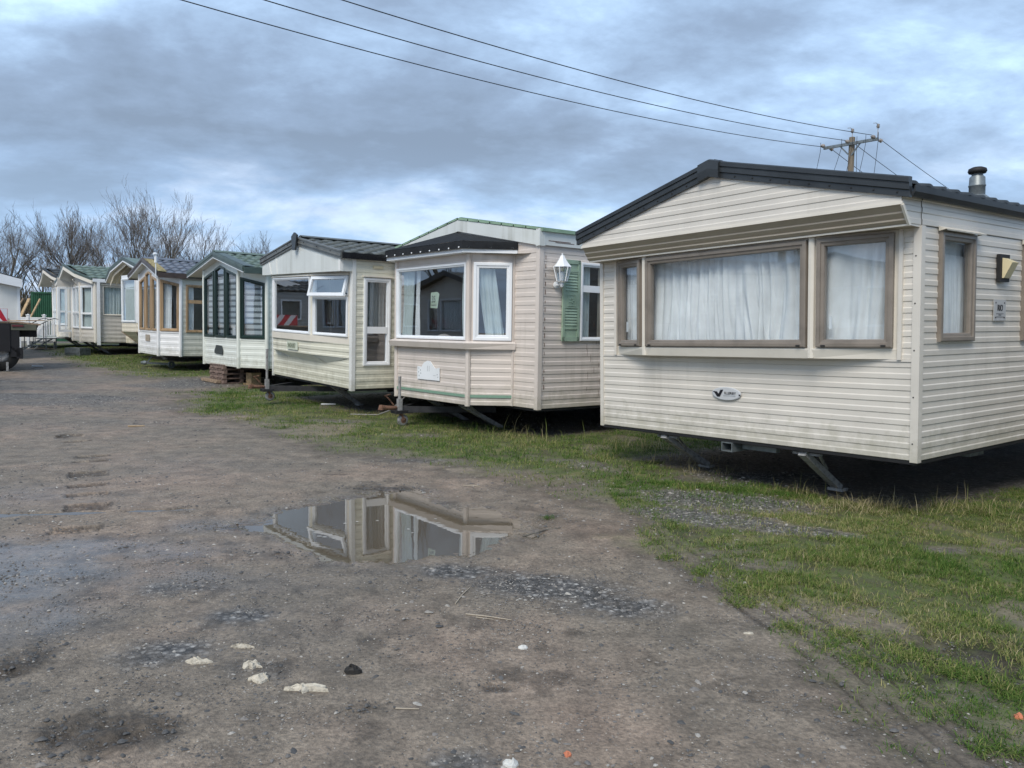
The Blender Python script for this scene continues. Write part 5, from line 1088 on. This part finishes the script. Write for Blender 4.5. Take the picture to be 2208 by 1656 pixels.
lump('stone', -.72, 3.62, blob(.045, .028, 9, 9, .2), .03, mat('black clod', (.02, .018, .016), .7, noise=30, var=.4), 7, 'small black clod of earth beside the cement lumps', 'stone')
lump('brick_fragment', .235, 2.93, blob(.016, .016, 7, 10, .3), .012, BRK, 8, 'small orange brick fragment at the bottom of the photo', 'brick fragment')
lump('brick_fragment', 2.19, 3.31, blob(.022, .022, 7, 11, .3), .016, BRK, 9, 'orange brick fragment at the grass edge on the right', 'brick fragment')
lump('stone', .02, 2.86, blob(.032, .025, 9, 12, .2), .02, PST, 10, 'pale grey stone at the near edge of the track', 'stone')
lump('leaf', -.43, 5.83, blob(.04, .018, 9, 13, .15), .004, mat('yellow leaf', (.36, .34, .05), .6), 11, 'yellow leaf floating at the near side of the puddle', 'leaf')
lump('leaf', 1.30, 4.20, blob(.035, .016, 9, 14, .25), .006, CEM, 12, 'curled beige leaf near the tyre tracks', 'leaf')
bits = rng.uniform(0, 1, (9, 3))
for k in range(9):
    x, y = -1.5+bits[k, 0]*1.1, 5.9+bits[k, 1]*1.2
    mb = MB(); mb.poly([(x+px, y+py, WATER_Z+.003) for px, py in blob(.010+.012*bits[k, 2], .008, 7, 40+k)]); tag(obj('foam_fleck', mb, PST), 'tiny white fleck floating on the puddle', 'fleck', 'white flecks floating on the puddle')
def stick(pts, r, m, label, nm='twig', cat='twig'):
    P = []
    for x, y in pts: P.append((x, y, float(height(np.array([x]), np.array([y]))[0])+r*1.2))
    mb = MB(); mb.tube(P, [r]*(len(P)-1)+[r*.6], 6); return tag(obj(nm, mb, m), label, cat)
STRAW = mat('bleached twig', (.38, .33, .26), .8, noise=20)
stick([(-.31, 4.58), (-.28, 4.75), (-.24, 4.90)], .004, STRAW, 'thin bleached twig pointing away, on the gravel patch before the puddle')
stick([(-.24, 4.42), (-.1, 4.39), (.02, 4.35)], .004, STRAW, 'bleached twig lying across, the longer of two nearly parallel twigs')
stick([(-.18, 4.38), (-.08, 4.355)], .003, STRAW, 'shorter bleached twig tucked beside the longer one')
stick([(-.48, 8.05), (-.38, 8.07), (-.31, 8.03)], .006, STRAW, 'pale twig on the mud just beyond the puddle')
stick([(.10, 6.1), (.30, 6.35), (.42, 6.42)], .005, BARK, 'dark bent twig right of the puddle')
stick([(-3.78, 15.75), (-3.5, 15.8)], .018, UP, 'short white plastic strip in the grass under the pale yellow caravan', 'plastic_strip', 'plastic strip')
stick([(-5.9, 12.2), (-5.68, 12.28)], .012, TIML, 'short yellow wooden sliver far left on the track', 'wood_sliver', 'wood sliver')
stick([(-14.5, 24.05), (-14.2, 24.1)], .03, UP, 'white plastic scrap on the track before the trailer', 'plastic_scrap', 'scrap')
stick([(-.47, 3.28), (-.37, 3.275)], .0035, STRAW, 'tiny pale twig low in the middle of the track')

# ------------------------------------------------------------------ small things beside the row
def pallets():
    cx, cy, a = -7.15, 20.55, -.86; z = zg(cx, cy); M0 = Matrix.Translation((cx, cy, z)) @ Matrix.Rotation(a, 4, 'Z')
    for k in range(4):
        e = empty('pallet', (cx, cy, z+k*.118), (0, 0, a+random.uniform(-.03, .03)))
        tag(e, ['grey brown pallet at the bottom of the stack under the green windowed caravan', 'grey brown pallet, second from the bottom of its stack', 'grey brown pallet, third from the bottom of its stack', 'grey brown pallet on top of the stack, under a concrete lump'][k], 'pallet', 'pallets stacked as packing')
        q = MB()
        for j in range(6): q.box(-.45+j*.155, -.45+j*.155+.10, -.5, .5, .098, .118)
        obj('deck_board', q, TIMp, e, label='top boards'); q = MB()
        for j in (-.48, -.05, .38): q.box(-.47, .47, j, j+.09, .02, .098)
        obj('stringer', q, TIMp, e); q = MB()
        for j in (-.47, -.05, .37): q.box(j, j+.1, -.5, .5, 0, .02)
        obj('bottom_board', q, TIMp, e)
    lump('concrete_lump', cx+.05, cy-.35, blob(.14, .10, 9, 60, .2), .12, GALV, 61, 'grey concrete lump on top of the pallet stack', 'concrete lump').location.z = .49
    mb = MB(); mb.bar((-8.05, 20.75, zg(0, 20.7)+.05), (-7.35, 19.95, zg(0, 20)+.05), .12, .07); tag(obj('timber_beam', mb, TIM), 'weathered timber beam on the gravel against the pallet stack', 'timber')
    mb = MB(); mb.box(-.13, .13, -.13, .13, 0, .30, Matrix.Translation((-6.48, 19.95, zg(0, 19.9))) @ Matrix.Rotation(-.75, 4, 'Z')); mb.box(-.20, .20, -.17, .19, -.01, .035, Matrix.Translation((-6.48, 19.95, zg(0, 19.9))) @ Matrix.Rotation(-.75, 4, 'Z')); mb.box(-.132, .132, -.128, -.126, .1, .104, Matrix.Translation((-6.48, 19.95, zg(0, 19.9))) @ Matrix.Rotation(-.75, 4, 'Z'))
    tag(obj('timber_block', mb, TIML), 'square new timber block standing on a board beside the pallets', 'timber block')
pallets()
def loose_hitch():
    a, b = Vector((-11.55, 25.0, zg(0, 25)+.12)), Vector((-10.5, 24.45, zg(0, 24.4)+.14)); e = empty('trailer_hitch', ((a+b)/2)[:]); e.location.z = 0
    tag(e, 'grey detached tow bar with small jockey wheel lying on the grass', 'tow bar'); o = e.location.copy(); g = GALV
    q = MB(); q.bar(a-o, b-o, .06, .06); obj('bar', q, g, e); q = MB(); q.tube([a-o+V(-.10, .05, .0), a-o, a-o+V(.12, -.06, .01)], [.05, .07, .05], 8); q.bar(a-o+V(.1, -.05, .0), a-o+V(.25, .0, .22), .03, .04); obj('coupling_head', q, g, e)
    q = MB(); q.lathe(b-o+V(.05, -.03, -.02), [(.05, -.03), (.11, -.03), (.11, .03), (.05, .03)], 14, (.5, -.3, 0)); obj('jockey_wheel', q, g, e)
loose_hitch()
q = MB(); q.tube([(-1.9, 14.6, .42), (-2.05, 14.5, .25), (-2.2, 14.35, .12), (-2.4, 14.25, .045), (-2.9, 14.3, .04)], .012, 6); tag(obj('cable', q, mat('grey cable', (.2, .2, .2), .5)), 'grey cable trailing to the grass from the pale yellow caravan', 'cable')

# ------------------------------------------------------------------ left edge: trailer, off white caravan, decking, container
def trailer():
    X, Y, z0 = -13.6, 23.0, zg(0, 23); e = empty('flatbed_trailer', (X, Y, z0), (0, 0, .53)); tag(e, 'dark flatbed trailer with sloping tail deck and red and white marker board', 'trailer')
    zt = 1.60-z0
    q = MB(); q.poly([(-3.6, 0, zt), (-.55, 0, zt), (0, 0, zt-.06), (0, 2.4, zt-.06), (-.55, 2.4, zt), (-3.6, 2.4, zt)]); q.poly([(-3.6, 0, zt-.045), (-.55, 0, zt-.045), (0, 0, zt-.10), (0, 0, zt-.06), (-.55, 0, zt), (-3.6, 0, zt)]); q.quad((0, 0, zt-.10), (0, 2.4, zt-.10), (0, 2.4, zt-.06), (0, 0, zt-.06)); obj('deck', q, TIM, e)
    q = MB(); q.box(-3.6, -.06, .02, .10, zt-.22, zt-.04); q.box(-3.6, -.1, 1.0, 1.2, zt-.45, zt-.05); q.box(-3.5, -.3, .1, 2.3, zt-.16, zt-.09); obj('side_rail', q, STL, e)
    q = MB(); q.box(-.72, -.10, -.01, .02, zt-.24, zt-.075); obj('side_board', q, OLIVE, e)
    q = MB(); q.box(-3.6, -.75, -.02, .6, zt-.85, zt-.05); q.box(-.75, -.52, .0, .05, zt-1.0, zt-.24); q.bar((-.9, .02, zt-.55), (-.5, .02, zt-.95), .04, .05); q.box(-.6, -.45, .0, .5, zt-1.05, zt-.75); obj('underframe', q, mat('black oily steel', (.008, .008, .011), .7, var=.3), e)
    for x in (-.98, -2.2):
        q = MB(); q.lathe((x, .05, .45), [(.2, 0), (.42, 0), (.45, .04), (.45, .26), (.42, .3), (.2, .3)], 20, (0, 1, 0)); t = obj('wheel', q, TYRE, e, True); q = MB(); q.lathe((x, .06, .45), [(0, .05), (.1, .02), (.2, .0), (.22, .1)], 14, (0, 1, 0)); obj('rim', q, GREYP, t, True)
    q = MB(); q.box(-.86, -.80, -.02, .02, .0, .25); q.box(-1.12, -1.06, -.02, .02, .0, .25); obj('prop_leg', q, GREYP, e)
    q = MB(); q.box(-.70, -.42, -.035, -.012, zt-.14, zt-.09); obj('tail_light', q, mat('dull red lens', (.12, .02, .025), .3), e)
    q = MB(); q.tube([(-.04, -.02, zt-.15), (-.02, -.03, zt-.20), (-.05, -.03, zt-.27), (-.075, -.03, zt-.2), (-.05, -.02, zt-.15)], .012, 6); obj('rope_hook', q, UP, e)
    q = MB(); q.box(-1.85, -.79, -.03, -.015, zt+.01, zt+.36); mbd = obj('marker_board', q, RED, e); q = MB(); 
    for k in range(3):
        x0 = -1.83+k*.42
        p = [(x0+.02, zt+.355), (x0+.22, zt+.355), (x0+.50, zt+.012), (x0+.30, zt+.012)]; p = [(min(x, -.80), z) for x, z in p]; q.poly([(x, -.032, z) for x, z in p])
    obj('stripe', q, REFW, mbd)
    return e
tr = trailer()
rg_ = random.Random(5)
for k, lab in enumerate(['pale broken board lying flat on the trailer tail', 'short yellow offcut on the trailer deck', 'grey splintered plank across the trailer deck', 'thin cream batten hanging over the trailer edge']):
    mb = MB(); M_ = Matrix.Translation((-14.3+k*.12, 23.05+.22*k, 1.615+.008*k)) @ Matrix.Rotation(rg_.uniform(-.5, .5), 4, 'Z'); mb.box(-.28+.04*k, .25, -.04, .05, 0, .022, M_); tag(obj('board_offcut', mb, [TIML, TIM, TIM, UPc][k]), lab, 'offcut', 'offcuts on the trailer deck')
def white_home():
    h = empty('static_caravan', (-16.78, 27.2, .42), (0, 0, .62)); tag(h, 'off white caravan end wall standing behind the flatbed trailer', 'static caravan')
    q = MB(); siding(q, (-5, 0), FX, [(0, 0), (5, 0), (5, 2.62), (2.5, 3.15), (0, 2.62)], pitch=0); obj('wall', q, CW, h)
    q = MB(); siding(q, (0, 0), SX, rect(0, 4.2, 0, 2.6), pitch=.15); obj('wall', q, C7, h); q = MB(); q.box(-5, .03, -.03, .0, 1.02, 1.09); obj('band', q, UP, h)
    q = MB(); q.poly([(-4.9, -.02, 2.35), (-.75, -.02, 2.42), (-2.5, -.02, 2.95)]); obj('gable_panel', q, C5b, h)
    q = MB(); slab(q, (0, 0), FX, [(-2.5, 2.98), (-.70, 2.62), (-.70, 2.48), (.08, 2.33), (.08, 2.60), (-2.5, 3.28), (-5.1, 2.6), (-5.1, 2.35)], .02, .28); obj('barge_board', q, UP, h)
    q = MB(); q.quad((-2.5, -.28, 3.29), (.12, -.28, 2.62), (.12, 4.2, 2.62), (-2.5, 4.2, 3.29)); q.quad((-2.5, -.28, 3.29), (-5.1, -.28, 2.62), (-5.1, 4.2, 2.62), (-2.5, 4.2, 3.29)); obj('roof', q, GREYB, h)
    q = MB(); q.box(-.06, .02, -.03, .03, 0, 2.4); obj('corner_trim', q, UP, h)
    q = MB(); q.box(-5, 0, 0, 4.2, -.05, .0); obj('floor', q, STL, h); text(h, '33', .17, on_front(-.40, -.02, 1.22), mat('faded marker', (.33, .30, .27), .8), .002, 1.4)
    carcass(h, 5.0, 2.2, 4.2, 0, .4, wheels=False, chas=False)
white_home()
def decking():
    Y = 32.4; z = zg(0, Y); e = empty('decking', (-19.3, Y, z)); tag(e, 'white plastic decking with picket balustrade in front of the farthest caravan', 'decking')
    fz = .40
    q = MB(); q.box(-1.05, .75, 0, 1.6, fz, fz+.05); q.box(-1.05, .75, -.02, .0, fz-.12, fz+.04); obj('deck', q, CW, e)
    for x in (-1.0, -.35, .30): q = MB(); q.box(x-.05, x+.05, -.05, .05, .0 if x < .3 else fz, fz+.92); q.box(x-.065, x+.065, -.065, .065, fz+.92, fz+.96); q.lathe((x, 0, fz+.96), [(.05, 0), (.0, .03)], 4); obj('post', q, UP, e)
    q = MB(); q.box(-1, .75, -.02, .02, fz+.80, fz+.85); q.box(.3, .75, -.02, .02, fz+.10, fz+.15); obj('rail', q, UP, e); q = MB(); q.box(-.95, .26, -.012, .012, fz+.1, fz+.8); obj('panel', q, UP, e)
    q = MB()
    for k in range(4): q.box(.37+k*.10, .43+k*.10, -.012, .012, fz+.12, fz+.80)
    obj('picket', q, UP, e)
    
    for x in (-.95, -.3, .6): q = MB(); q.box(x, x+.05, .1, .15, 0, fz); obj('leg', q, GALV, e)
    s = empty('steps', (-18.95, 31.9, zg(0, 31.9))); tag(s, 'grey metal steps with curved handrails leading up to the white decking', 'steps'); q = MB()
    for k in range(3): q.box(-.1-.18*k+.2, .35-.18*k+.2, -.35, .35, .42-.14*k, .45-.14*k)
    obj('tread', q, GALV, s)
    for y in (-.35, .35): q = MB(); q.bar((.35, y, .42), (-.4, y, .0), .03, .05); obj('stringer', q, GALV, s); q = MB(); q.bar((.5, y, .42), (.5, y, 0), .03, .03); obj('leg', q, GALV, s)
    for y in (-.35, .35): q = MB(); q.tube([(-.35, y, .05), (-.35, y, .75), (-.25, y, .92), (.0, y, 1.05), (.25, y, 1.18), (.45, y, 1.24), (.62, y, 1.2)], .016, 6); q.tube([(.0, y, .3), (.0, y, 1.05)], .014, 6); obj('handrail', q, STL, s)
decking()
def container():
    e = empty('shipping_container', (-25.25, 42, zg(0, 42))); tag(e, 'dark green steel container behind the picket decking', 'container'); q = MB(); pts = []; n = 26
    for k in range(n): x = .15+k*.105; pts += [(x, 0), (x+.03, .035), (x+.055, .035), (x+.085, 0)]
    pts = [(0, 0)]+pts+[(3.0, 0)]; i0 = len(q.v)
    for x, y in pts: q.v += [(x, y, .1), (x, y, 2.48)]
    for k in range(len(pts)-1): q.f.append((2*k, 2*k+2, 2*k+3, 2*k+1))
    obj('wall', q, CONT, e); q = MB(); q.box(-.05, 3.05, -.03, 2.4, 2.48, 2.56); q.box(-.05, 3.05, -.03, 0.02, 0, .12); q.box(-.05, .08, -.03, .08, .1, 2.5); q.box(2.92, 3.05, -.03, 2.4, .1, 2.5); q.box(-.05, 0, 0, 2.4, .1, 2.5); obj('frame', q, CONT, e)
container()
for k, (x, l, dxx) in enumerate([(-24.6, 'thin brown', .85), (-24.3, 'thick yellow', .45), (-23.75, 'thin orange', .55)]):
    mb = MB(); z = zg(0, 40); mb.bar((x-dxx*.9, 39.2, z+.1), (x, 40.2, z+2.15), .10+.08*(k == 1), .05); tag(obj('plank', mb, TIML if k else TIM), l+' plank leaning against the green container', 'plank', 'planks leaning on the container')
mb = MB(); mb.box(0, .7, 0, .5, .0, .28, Matrix.Translation((-16.4, 29.2, zg(0, 29)+.0)) @ Matrix.Rotation(-.3, 4, 'Z')); mb.box(.05, .65, -.02, .0, .08, .12, Matrix.Translation((-16.4, 29.2, zg(0, 29))) @ Matrix.Rotation(-.3, 4, 'Z')); tag(obj('crate', mb, GALV), 'grey crate under the green roofed caravan', 'crate')

# ------------------------------------------------------------------ overhead line
def pole(loc, label):
    e = empty('electricity_pole', loc); tag(e, label, 'electricity pole', 'wooden poles of the overhead line'); u = V(.637, -.771, 0); wd = V(.771, .637, 0)
    q = MB(); q.tube([(0, 0, -.3), (.03, 0, 5), (.05, 0, 9.75)], [.16, .145, .125], 12); obj('pole', q, POLEW, e)
    c = V(.05, 0, 9.45); q = MB(); q.bar(c-u*1.25-wd*.14, c+u*1.25-wd*.14, .10, .12); ar = obj('cross_arm', q, GALV, e)
    q = MB(); q.bar(c-u*.5-wd*.15, c+V(0, 0, -.55)-wd*.1, .03, .06); q.bar(c+u*.5-wd*.15, c+V(0, 0, -.55)-wd*.1, .03, .06); obj('brace', q, GALV, e)
    for k, s in enumerate((-1.15, 0, 1.15)):
        p = c+u*s-wd*.2+V(0, 0, .05); q = MB()
        q.lathe(p-wd*.08, [(.0, 0), (.05, .02), (.085, .06), (.05, .08), (.085, .11), (.085, .15), (.04, .17), (.03, .3), (0, .3)], 12, -wd); obj('insulator', q, PORC, e, True)
        if s >= 0:
            p = c+u*s+V(0, 0, .05); q = MB(); q.tube([p, p+V(0, 0, .48)], .015, 6); q.lathe(p+V(0, 0, .46), [(0, 0), (.07, 0), (.04, .04), (.085, .06), (.04, .10), (.075, .12), (.03, .17), (0, .17)], 12); q.tube([p+V(0, 0, .60), p+V(0, 0, .63)-wd*.2, p+V(0, 0, .58)-wd*.42], .012, 5); obj('insulator', q, PORC, e, True)
    for s in (-1.05, 1.2):
        p = c+u*s+wd*.05; q = MB(); q.lathe(p, [(0, 0), (.08, .03), (.05, .06), (.085, .10), (.085, .13), (0, .16)], 12, V(.8, .3, -.3).normalized()); obj('insulator', q, PORC, e, True)
    for a_, b_, c_ in ((-1.35, -.5, -.25), (-.35, -.8, .3), (.75, -.45, -.2), (1.3, -.2, -.6), (.35, .1, .45), (.15, -.5, .5)):
        p = c+u*a_-wd*.25; q = MB(); q.tube([p+V(0, 0, .25), p+V(0, 0, -.15), p+u*(b_*.25)+V(0, 0, -.8), p+u*(b_*.6)+V(0, 0, -1.6)], .011, 5); obj('jumper', q, WIRE, e)
    return e, c, u, wd
P0_ = (14.83, 36.0, .62); e1, c, u, wd = pole(P0_, 'wooden electricity pole with cross arm rising behind the nearest caravan')
step = V(-20.82, -17.2, 0); far_xy = V(14.83, 36, 0)+step*1.71
pole((far_xy.x, far_xy.y, .0), 'wooden electricity pole beyond the near end of the overhead line')
for k, s in enumerate((-1.15, 0, 1.15)):
    a = V(*P0_)+c+u*s-wd*.5; pts = []
    for i in range(49):
        t = i/48*1.71; pts.append(V(a.x, a.y, 10.07)+V(step.x*t, step.y*t, -2.56*t+1.494*t*t)+V(0, 0, [.0, .08, .12][k]))
    q = MB(); q.tube(pts, .013, 6); tag(obj('power_line', q, WIRE), ['lowest of the three overhead wires', 'middle of the three overhead wires', 'uppermost of the three overhead wires'][k], 'power line', 'overhead wires')
for k, s in enumerate((-1.05, .1, 1.25)):
    a = V(*P0_)+c+u*s+wd*.1; b = V(56+2*k, 85-2*k, 9.3); q = MB(); q.tube([a.lerp(b, i/20)+V(0, 0, -1.2*4*(i/20)*(1-i/20)) for i in range(21)], .013, 6)
    tag(obj('power_line', q, WIRE), ['lowest wire descending right behind the black roof edge', 'middle wire descending right behind the black roof edge', 'uppermost wire descending right towards the flue'][k], 'power line', 'wires running off to the right')

# ------------------------------------------------------------------ bare trees
def tree_mesh(seed, H, spread, stems=1, up=.75, twig=.006, gens=6, upright=.35):
    rg = random.Random(seed); segs_t, segs_c = [], []
    def grow(p, d, ln, r, g):
        n = 4 if g < 3 else 3; pts = [p]; rs = [r]; q = p.copy(); dd = d.copy()
        for k in range(n):
            dd = (dd+Vector((rg.gauss(0, .10), rg.gauss(0, .10), rg.gauss(.03, .07)+upright*.05))).normalized(); q = q+dd*ln/n; pts.append(q.copy()); rs.append(r*(1-.42*(k+1)/n))
        (segs_t if g < 2 else segs_c).append((pts, rs))
        if g >= gens: return
        kids = {0: 7, 1: 5, 2: 4, 3: 3, 4: 2}.get(g, 3)
        for k in range(kids):
            t = (.22+.78*(k+rg.random()*.7)/kids) if g else (.26+.74*(k+.5*rg.random())/kids); t = min(t, 1); idx_ = min(int(t*n), n-1); f = t*n-idx_; b = pts[idx_].lerp(pts[idx_+1], min(f, 1))
            az = rg.uniform(0, 6.283); ang = (rg.uniform(.45, .95) if g == 0 else rg.uniform(.25, .7))*spread; side = Vector((math.cos(az), math.sin(az), 0)); side = (side-dd*side.dot(dd)).normalized(); nd = (dd*math.cos(ang)+side*math.sin(ang)+V(0, 0, upright*.35)).normalized()
            grow(b, nd, ln*(rg.uniform(.46, .72) if g else rg.uniform(.62, .8)*(1.05-.55*t)), max(rs[idx_]*rg.uniform(.42, .62), twig), g+1)
    for s_ in range(stems):
        az = rg.uniform(0, 6.28) if stems > 1 else 0; d = V(math.cos(az)*.22*(stems > 1), math.sin(az)*.22*(stems > 1), 1).normalized(); grow(V(math.cos(az)*.15*(stems > 1), math.sin(az)*.15*(stems > 1), -.2), d, H*.72, H*.014*(1 if stems == 1 else .75), 0)
    def build(segs, n):
        vs, fs = [], []
        for pts, rs in segs:
            i0 = len(vs); d = (pts[-1]-pts[0]).normalized(); a = d.cross(V(0.3, 1, 0.1)).normalized(); b = d.cross(a)
            for p, r in zip(pts, rs):
                for j in range(n): t = 2*math.pi*j/n; vs.append(p+(a*math.cos(t)+b*math.sin(t))*r)
            for k in range(len(pts)-1):
                for j in range(n): x = i0+k*n+j; y = i0+k*n+(j+1) % n; fs.append((x, y, y+n, x+n))
        return np.array([tuple(v) for v in vs]), np.array(fs)
    return build(segs_t, 6), build(segs_c, 3)
def plant(protos, i, x, y, s, rz, label, grp='bare winter trees beyond the caravans'):
    e = empty('bare_tree', (x, y, zg(x, y)), (0, 0, rz)); e.scale = (s, s, s*random.uniform(.95, 1.08)); tag(e, label, 'tree', grp)
    t = bpy.data.objects.new('trunk', protos[i][0]); sc.collection.objects.link(t); t.parent = e; c_ = bpy.data.objects.new('crown', protos[i][1]); sc.collection.objects.link(c_); c_.parent = e
def trees():
    pr = []
    for sd_, H, sp, st, up_ in ((3, 10, 1.0, 1, .25), (8, 10, .85, 1, .4), (15, 10, .9, 3, .5), (21, 10, 1.15, 1, .2)):
        (tv, tf), (cv, cf) = tree_mesh(sd_, H, sp, st, upright=up_, twig=.008, gens=5); top = max(cv[:, 2].max(), tv[:, 2].max()); k = 10/top
        ms = []
        for nm, v_, f_, m_ in (('trunk', tv, tf, BARK), ('crown', cv, cf, TWIG)):
            o = mknp(nm, v_*k, f_, 4, m_, False); ms.append(o.data); bpy.data.objects.remove(o)
        pr.append(ms)
    S = [(-38.2, 59, .92, 1, 'slender bare tree just right of the white caravan roof'), (-35.9, 66, 1.0, 0, 'bare tree set back over the dark roofed farthest caravan'), (-39.5, 62, 1.0, 0, 'leftmost bare tree above the white caravan roof'), (-37.0, 64, 1.02, 1, 'bare tree above the green container'), (-35.0, 60, .93, 3, 'bare tree with a crooked crown over the farthest caravan'), (-33.4, 63, 1.02, 1, 'tall bare tree straight behind the green scalloped roof'),
         (-31.6, 61, .96, 0, 'bare tree over the right end of the green scalloped roof'), (-30.3, 66, .90, 3, 'slim bare tree between the green roof and the broad many stemmed tree'), (-27.8, 62, 1.27, 2, 'broad many stemmed bare tree, tallest, over the slate blue roof'), (-25.6, 64, .90, 1, 'tall bare tree with one trunk right of the broad many stemmed one'),
         (-22.0, 66, .84, 0, 'small bare treetop showing over the green roof with green windows'), (-18.3, 64, .88, 1, 'thin bare treetop left of the grey finial gable'), (-16.6, 66, .74, 3, 'low bare twigs behind the pale yellow caravan gable'), (-42, 60, .95, 3, 'bare tree at the very left edge'), (-33.0, 70, .85, 0, 'farther bare tree showing between the two over the green roof'), (-29.2, 70, .88, 1, 'farther bare tree left of the broad many stemmed one')]
    for k, (x, y, s, i, lab) in enumerate(S): plant(pr, i, x, y, s, k*1.9, lab)
    for k, (x, y, s, i) in enumerate([(-34, 22, 1.1, 1), (-36, 30, 1.2, 3), (-33, 12, 1.1, 0), (-34, 4, 1.0, 2), (-30, 38, 1.1, 0), (-38, 17, 1.3, 2)]): plant(pr, i, x, y, s, k*1.3, ['bare tree behind the opposite row, nearest its middle', 'bare tree behind the far part of the opposite row', 'bare tree behind the near part of the opposite row', 'bare tree level with the viewer on the left', 'bare tree past the end of the opposite row', 'tall many stemmed tree behind the opposite row'][k], 'bare trees on the far side of the yard')
    # brown scrub under the trees
    rg = np.random.default_rng(9); n = 15000; x = rg.uniform(-46, -10, n); y = rg.uniform(52, 58, n); hh = (1.4+2.2*fbm(x*.35, y*.35, 4))*np.where(x < -32, 1.15, .6); b = np.stack([x, y, np.full(n, .55)], 1); d = np.stack([rg.normal(0, .45, n), rg.normal(0, .3, n), np.abs(rg.normal(1, .3, n))], 1)*hh[:, None]
    b[:, 2] += rg.random(n)*hh*.5; w_ = np.stack([rg.normal(0, 1, n), rg.normal(0, 1, n), np.zeros(n)], 1)*.022; vs = np.stack([b-w_, b+w_, b+d*.6+w_*.4, b+d*.6-w_*.4], 1).reshape(-1, 3); F = np.arange(n*4).reshape(-1, 4)
    o = mknp('undergrowth', vs, F, 4, mat('scrub', (.085, .07, .04), .95, noise=.5, var=.4), False); o['kind'] = 'stuff'; o['label'] = 'tangled brown scrub below the bare trees'
trees()
mb = MB()
rgx = random.Random(4)

# ------------------------------------------------------------------ the other side of the yard (seen in the panes)
def plain_home(loc, cm, tm, fm, label, W=3.6, L_=9.5):
    h = empty('static_caravan', (loc[0], loc[1], loc[2]), (0, 0, loc[3])); tag(h, label, 'static caravan', 'caravans on the other side of the yard')
    xm = -W/2; fw = [rect(-W+.5, -W+1.1, .95, 2.0), rect(-W+1.2, -1.2, .95, 2.0), rect(-1.1, -.5, .95, 2.0)]
    q = MB(); siding(q, (0, 0), FX, [(-W, 0), (0, 0), (0, 2.3), (xm, 2.8), (-W, 2.3)], fw, pitch=.13); obj('wall', q, cm, h)
    sws = [rect(.5, 1.1, 1.0, 2.0), rect(2.2, 2.9, 1.0, 2.0), rect(4.3, 5.1, 1.0, 2.0), rect(7.0, 7.8, 1.2, 2.0)]
    q = MB(); siding(q, (0, 0), SX, rect(0, L_, 0, 2.3), sws, pitch=.13); siding(q, (0, L_), (-1, 0), [(0, 0), (W, 0), (W, 2.3), (W/2, 2.8), (0, 2.3)], pitch=.13); obj('wall', q, cm, h); q = MB(); siding(q, (-W, L_), (0, -1), rect(0, L_, 0, 2.3), pitch=.13); obj('wall', q, cm, h)
    for r_ in fw: window(h, (0, 0), FX, r_, fm, .06, .03)
    for r_ in sws: window(h, (0, 0), SX, r_, fm, .06, .03)
    curtain(h, (0, 0), FX, -W+1.3, -1.3, .97, 1.97, CUR, .1, .12, .03, 91)
    q = MB(); tiles(q, (.1, -.3, 2.36), (.1, L_, 2.36), (xm, -.3, 2.86), (xm, L_, 2.86), .25, 4); tiles(q, (-W-.1, -.3, 2.36), (-W-.1, L_, 2.36), (xm, -.3, 2.86), (xm, L_, 2.86), .25, 4); obj('roof', q, tm, h, True)
    q = MB(); q.sweep([(.12, -.31, 2.24), (xm, -.31, 2.74), (-W-.12, -.31, 2.24)], [(.02, 0), (-.03, 0), (-.03, .16), (.02, .16)]); obj('barge_board', q, ANTH, h); carcass(h, W, 2.25, L_, 0, .45); return h
plain_home((-11.5, 1.8, .47, 2.30), C7, TGRY, UP, 'grey beige caravan across the yard, level with the viewer')
plain_home((-12.6, 7.0, .47, 2.26), C9, TDRK, UP, 'dull grey caravan across the yard, facing the nearest caravan')
plain_home((-13.6, 12.2, .5, 2.26), C2, TBLU, BRN, 'beige caravan with brown windows across the yard')
plain_home((-14.9, 17.6, .55, 2.24), C7, TGRY, UP, 'grey beige caravan across the yard, nearest the trailer', L_=8)
plain_home((-22.5, 18.0, .62, -.51), C9, TDRK, UP, 'grey caravan standing sideways beyond the trailer, its long wall with two windows', L_=8.2)
plain_home((6.75, 3.55, .52, -.924), C1, TDRK, BRN, 'cream caravan added next to the nearest one, outside the view', W=2.75)  # unseen neighbour presumed in the row; added to darken under the nearest one
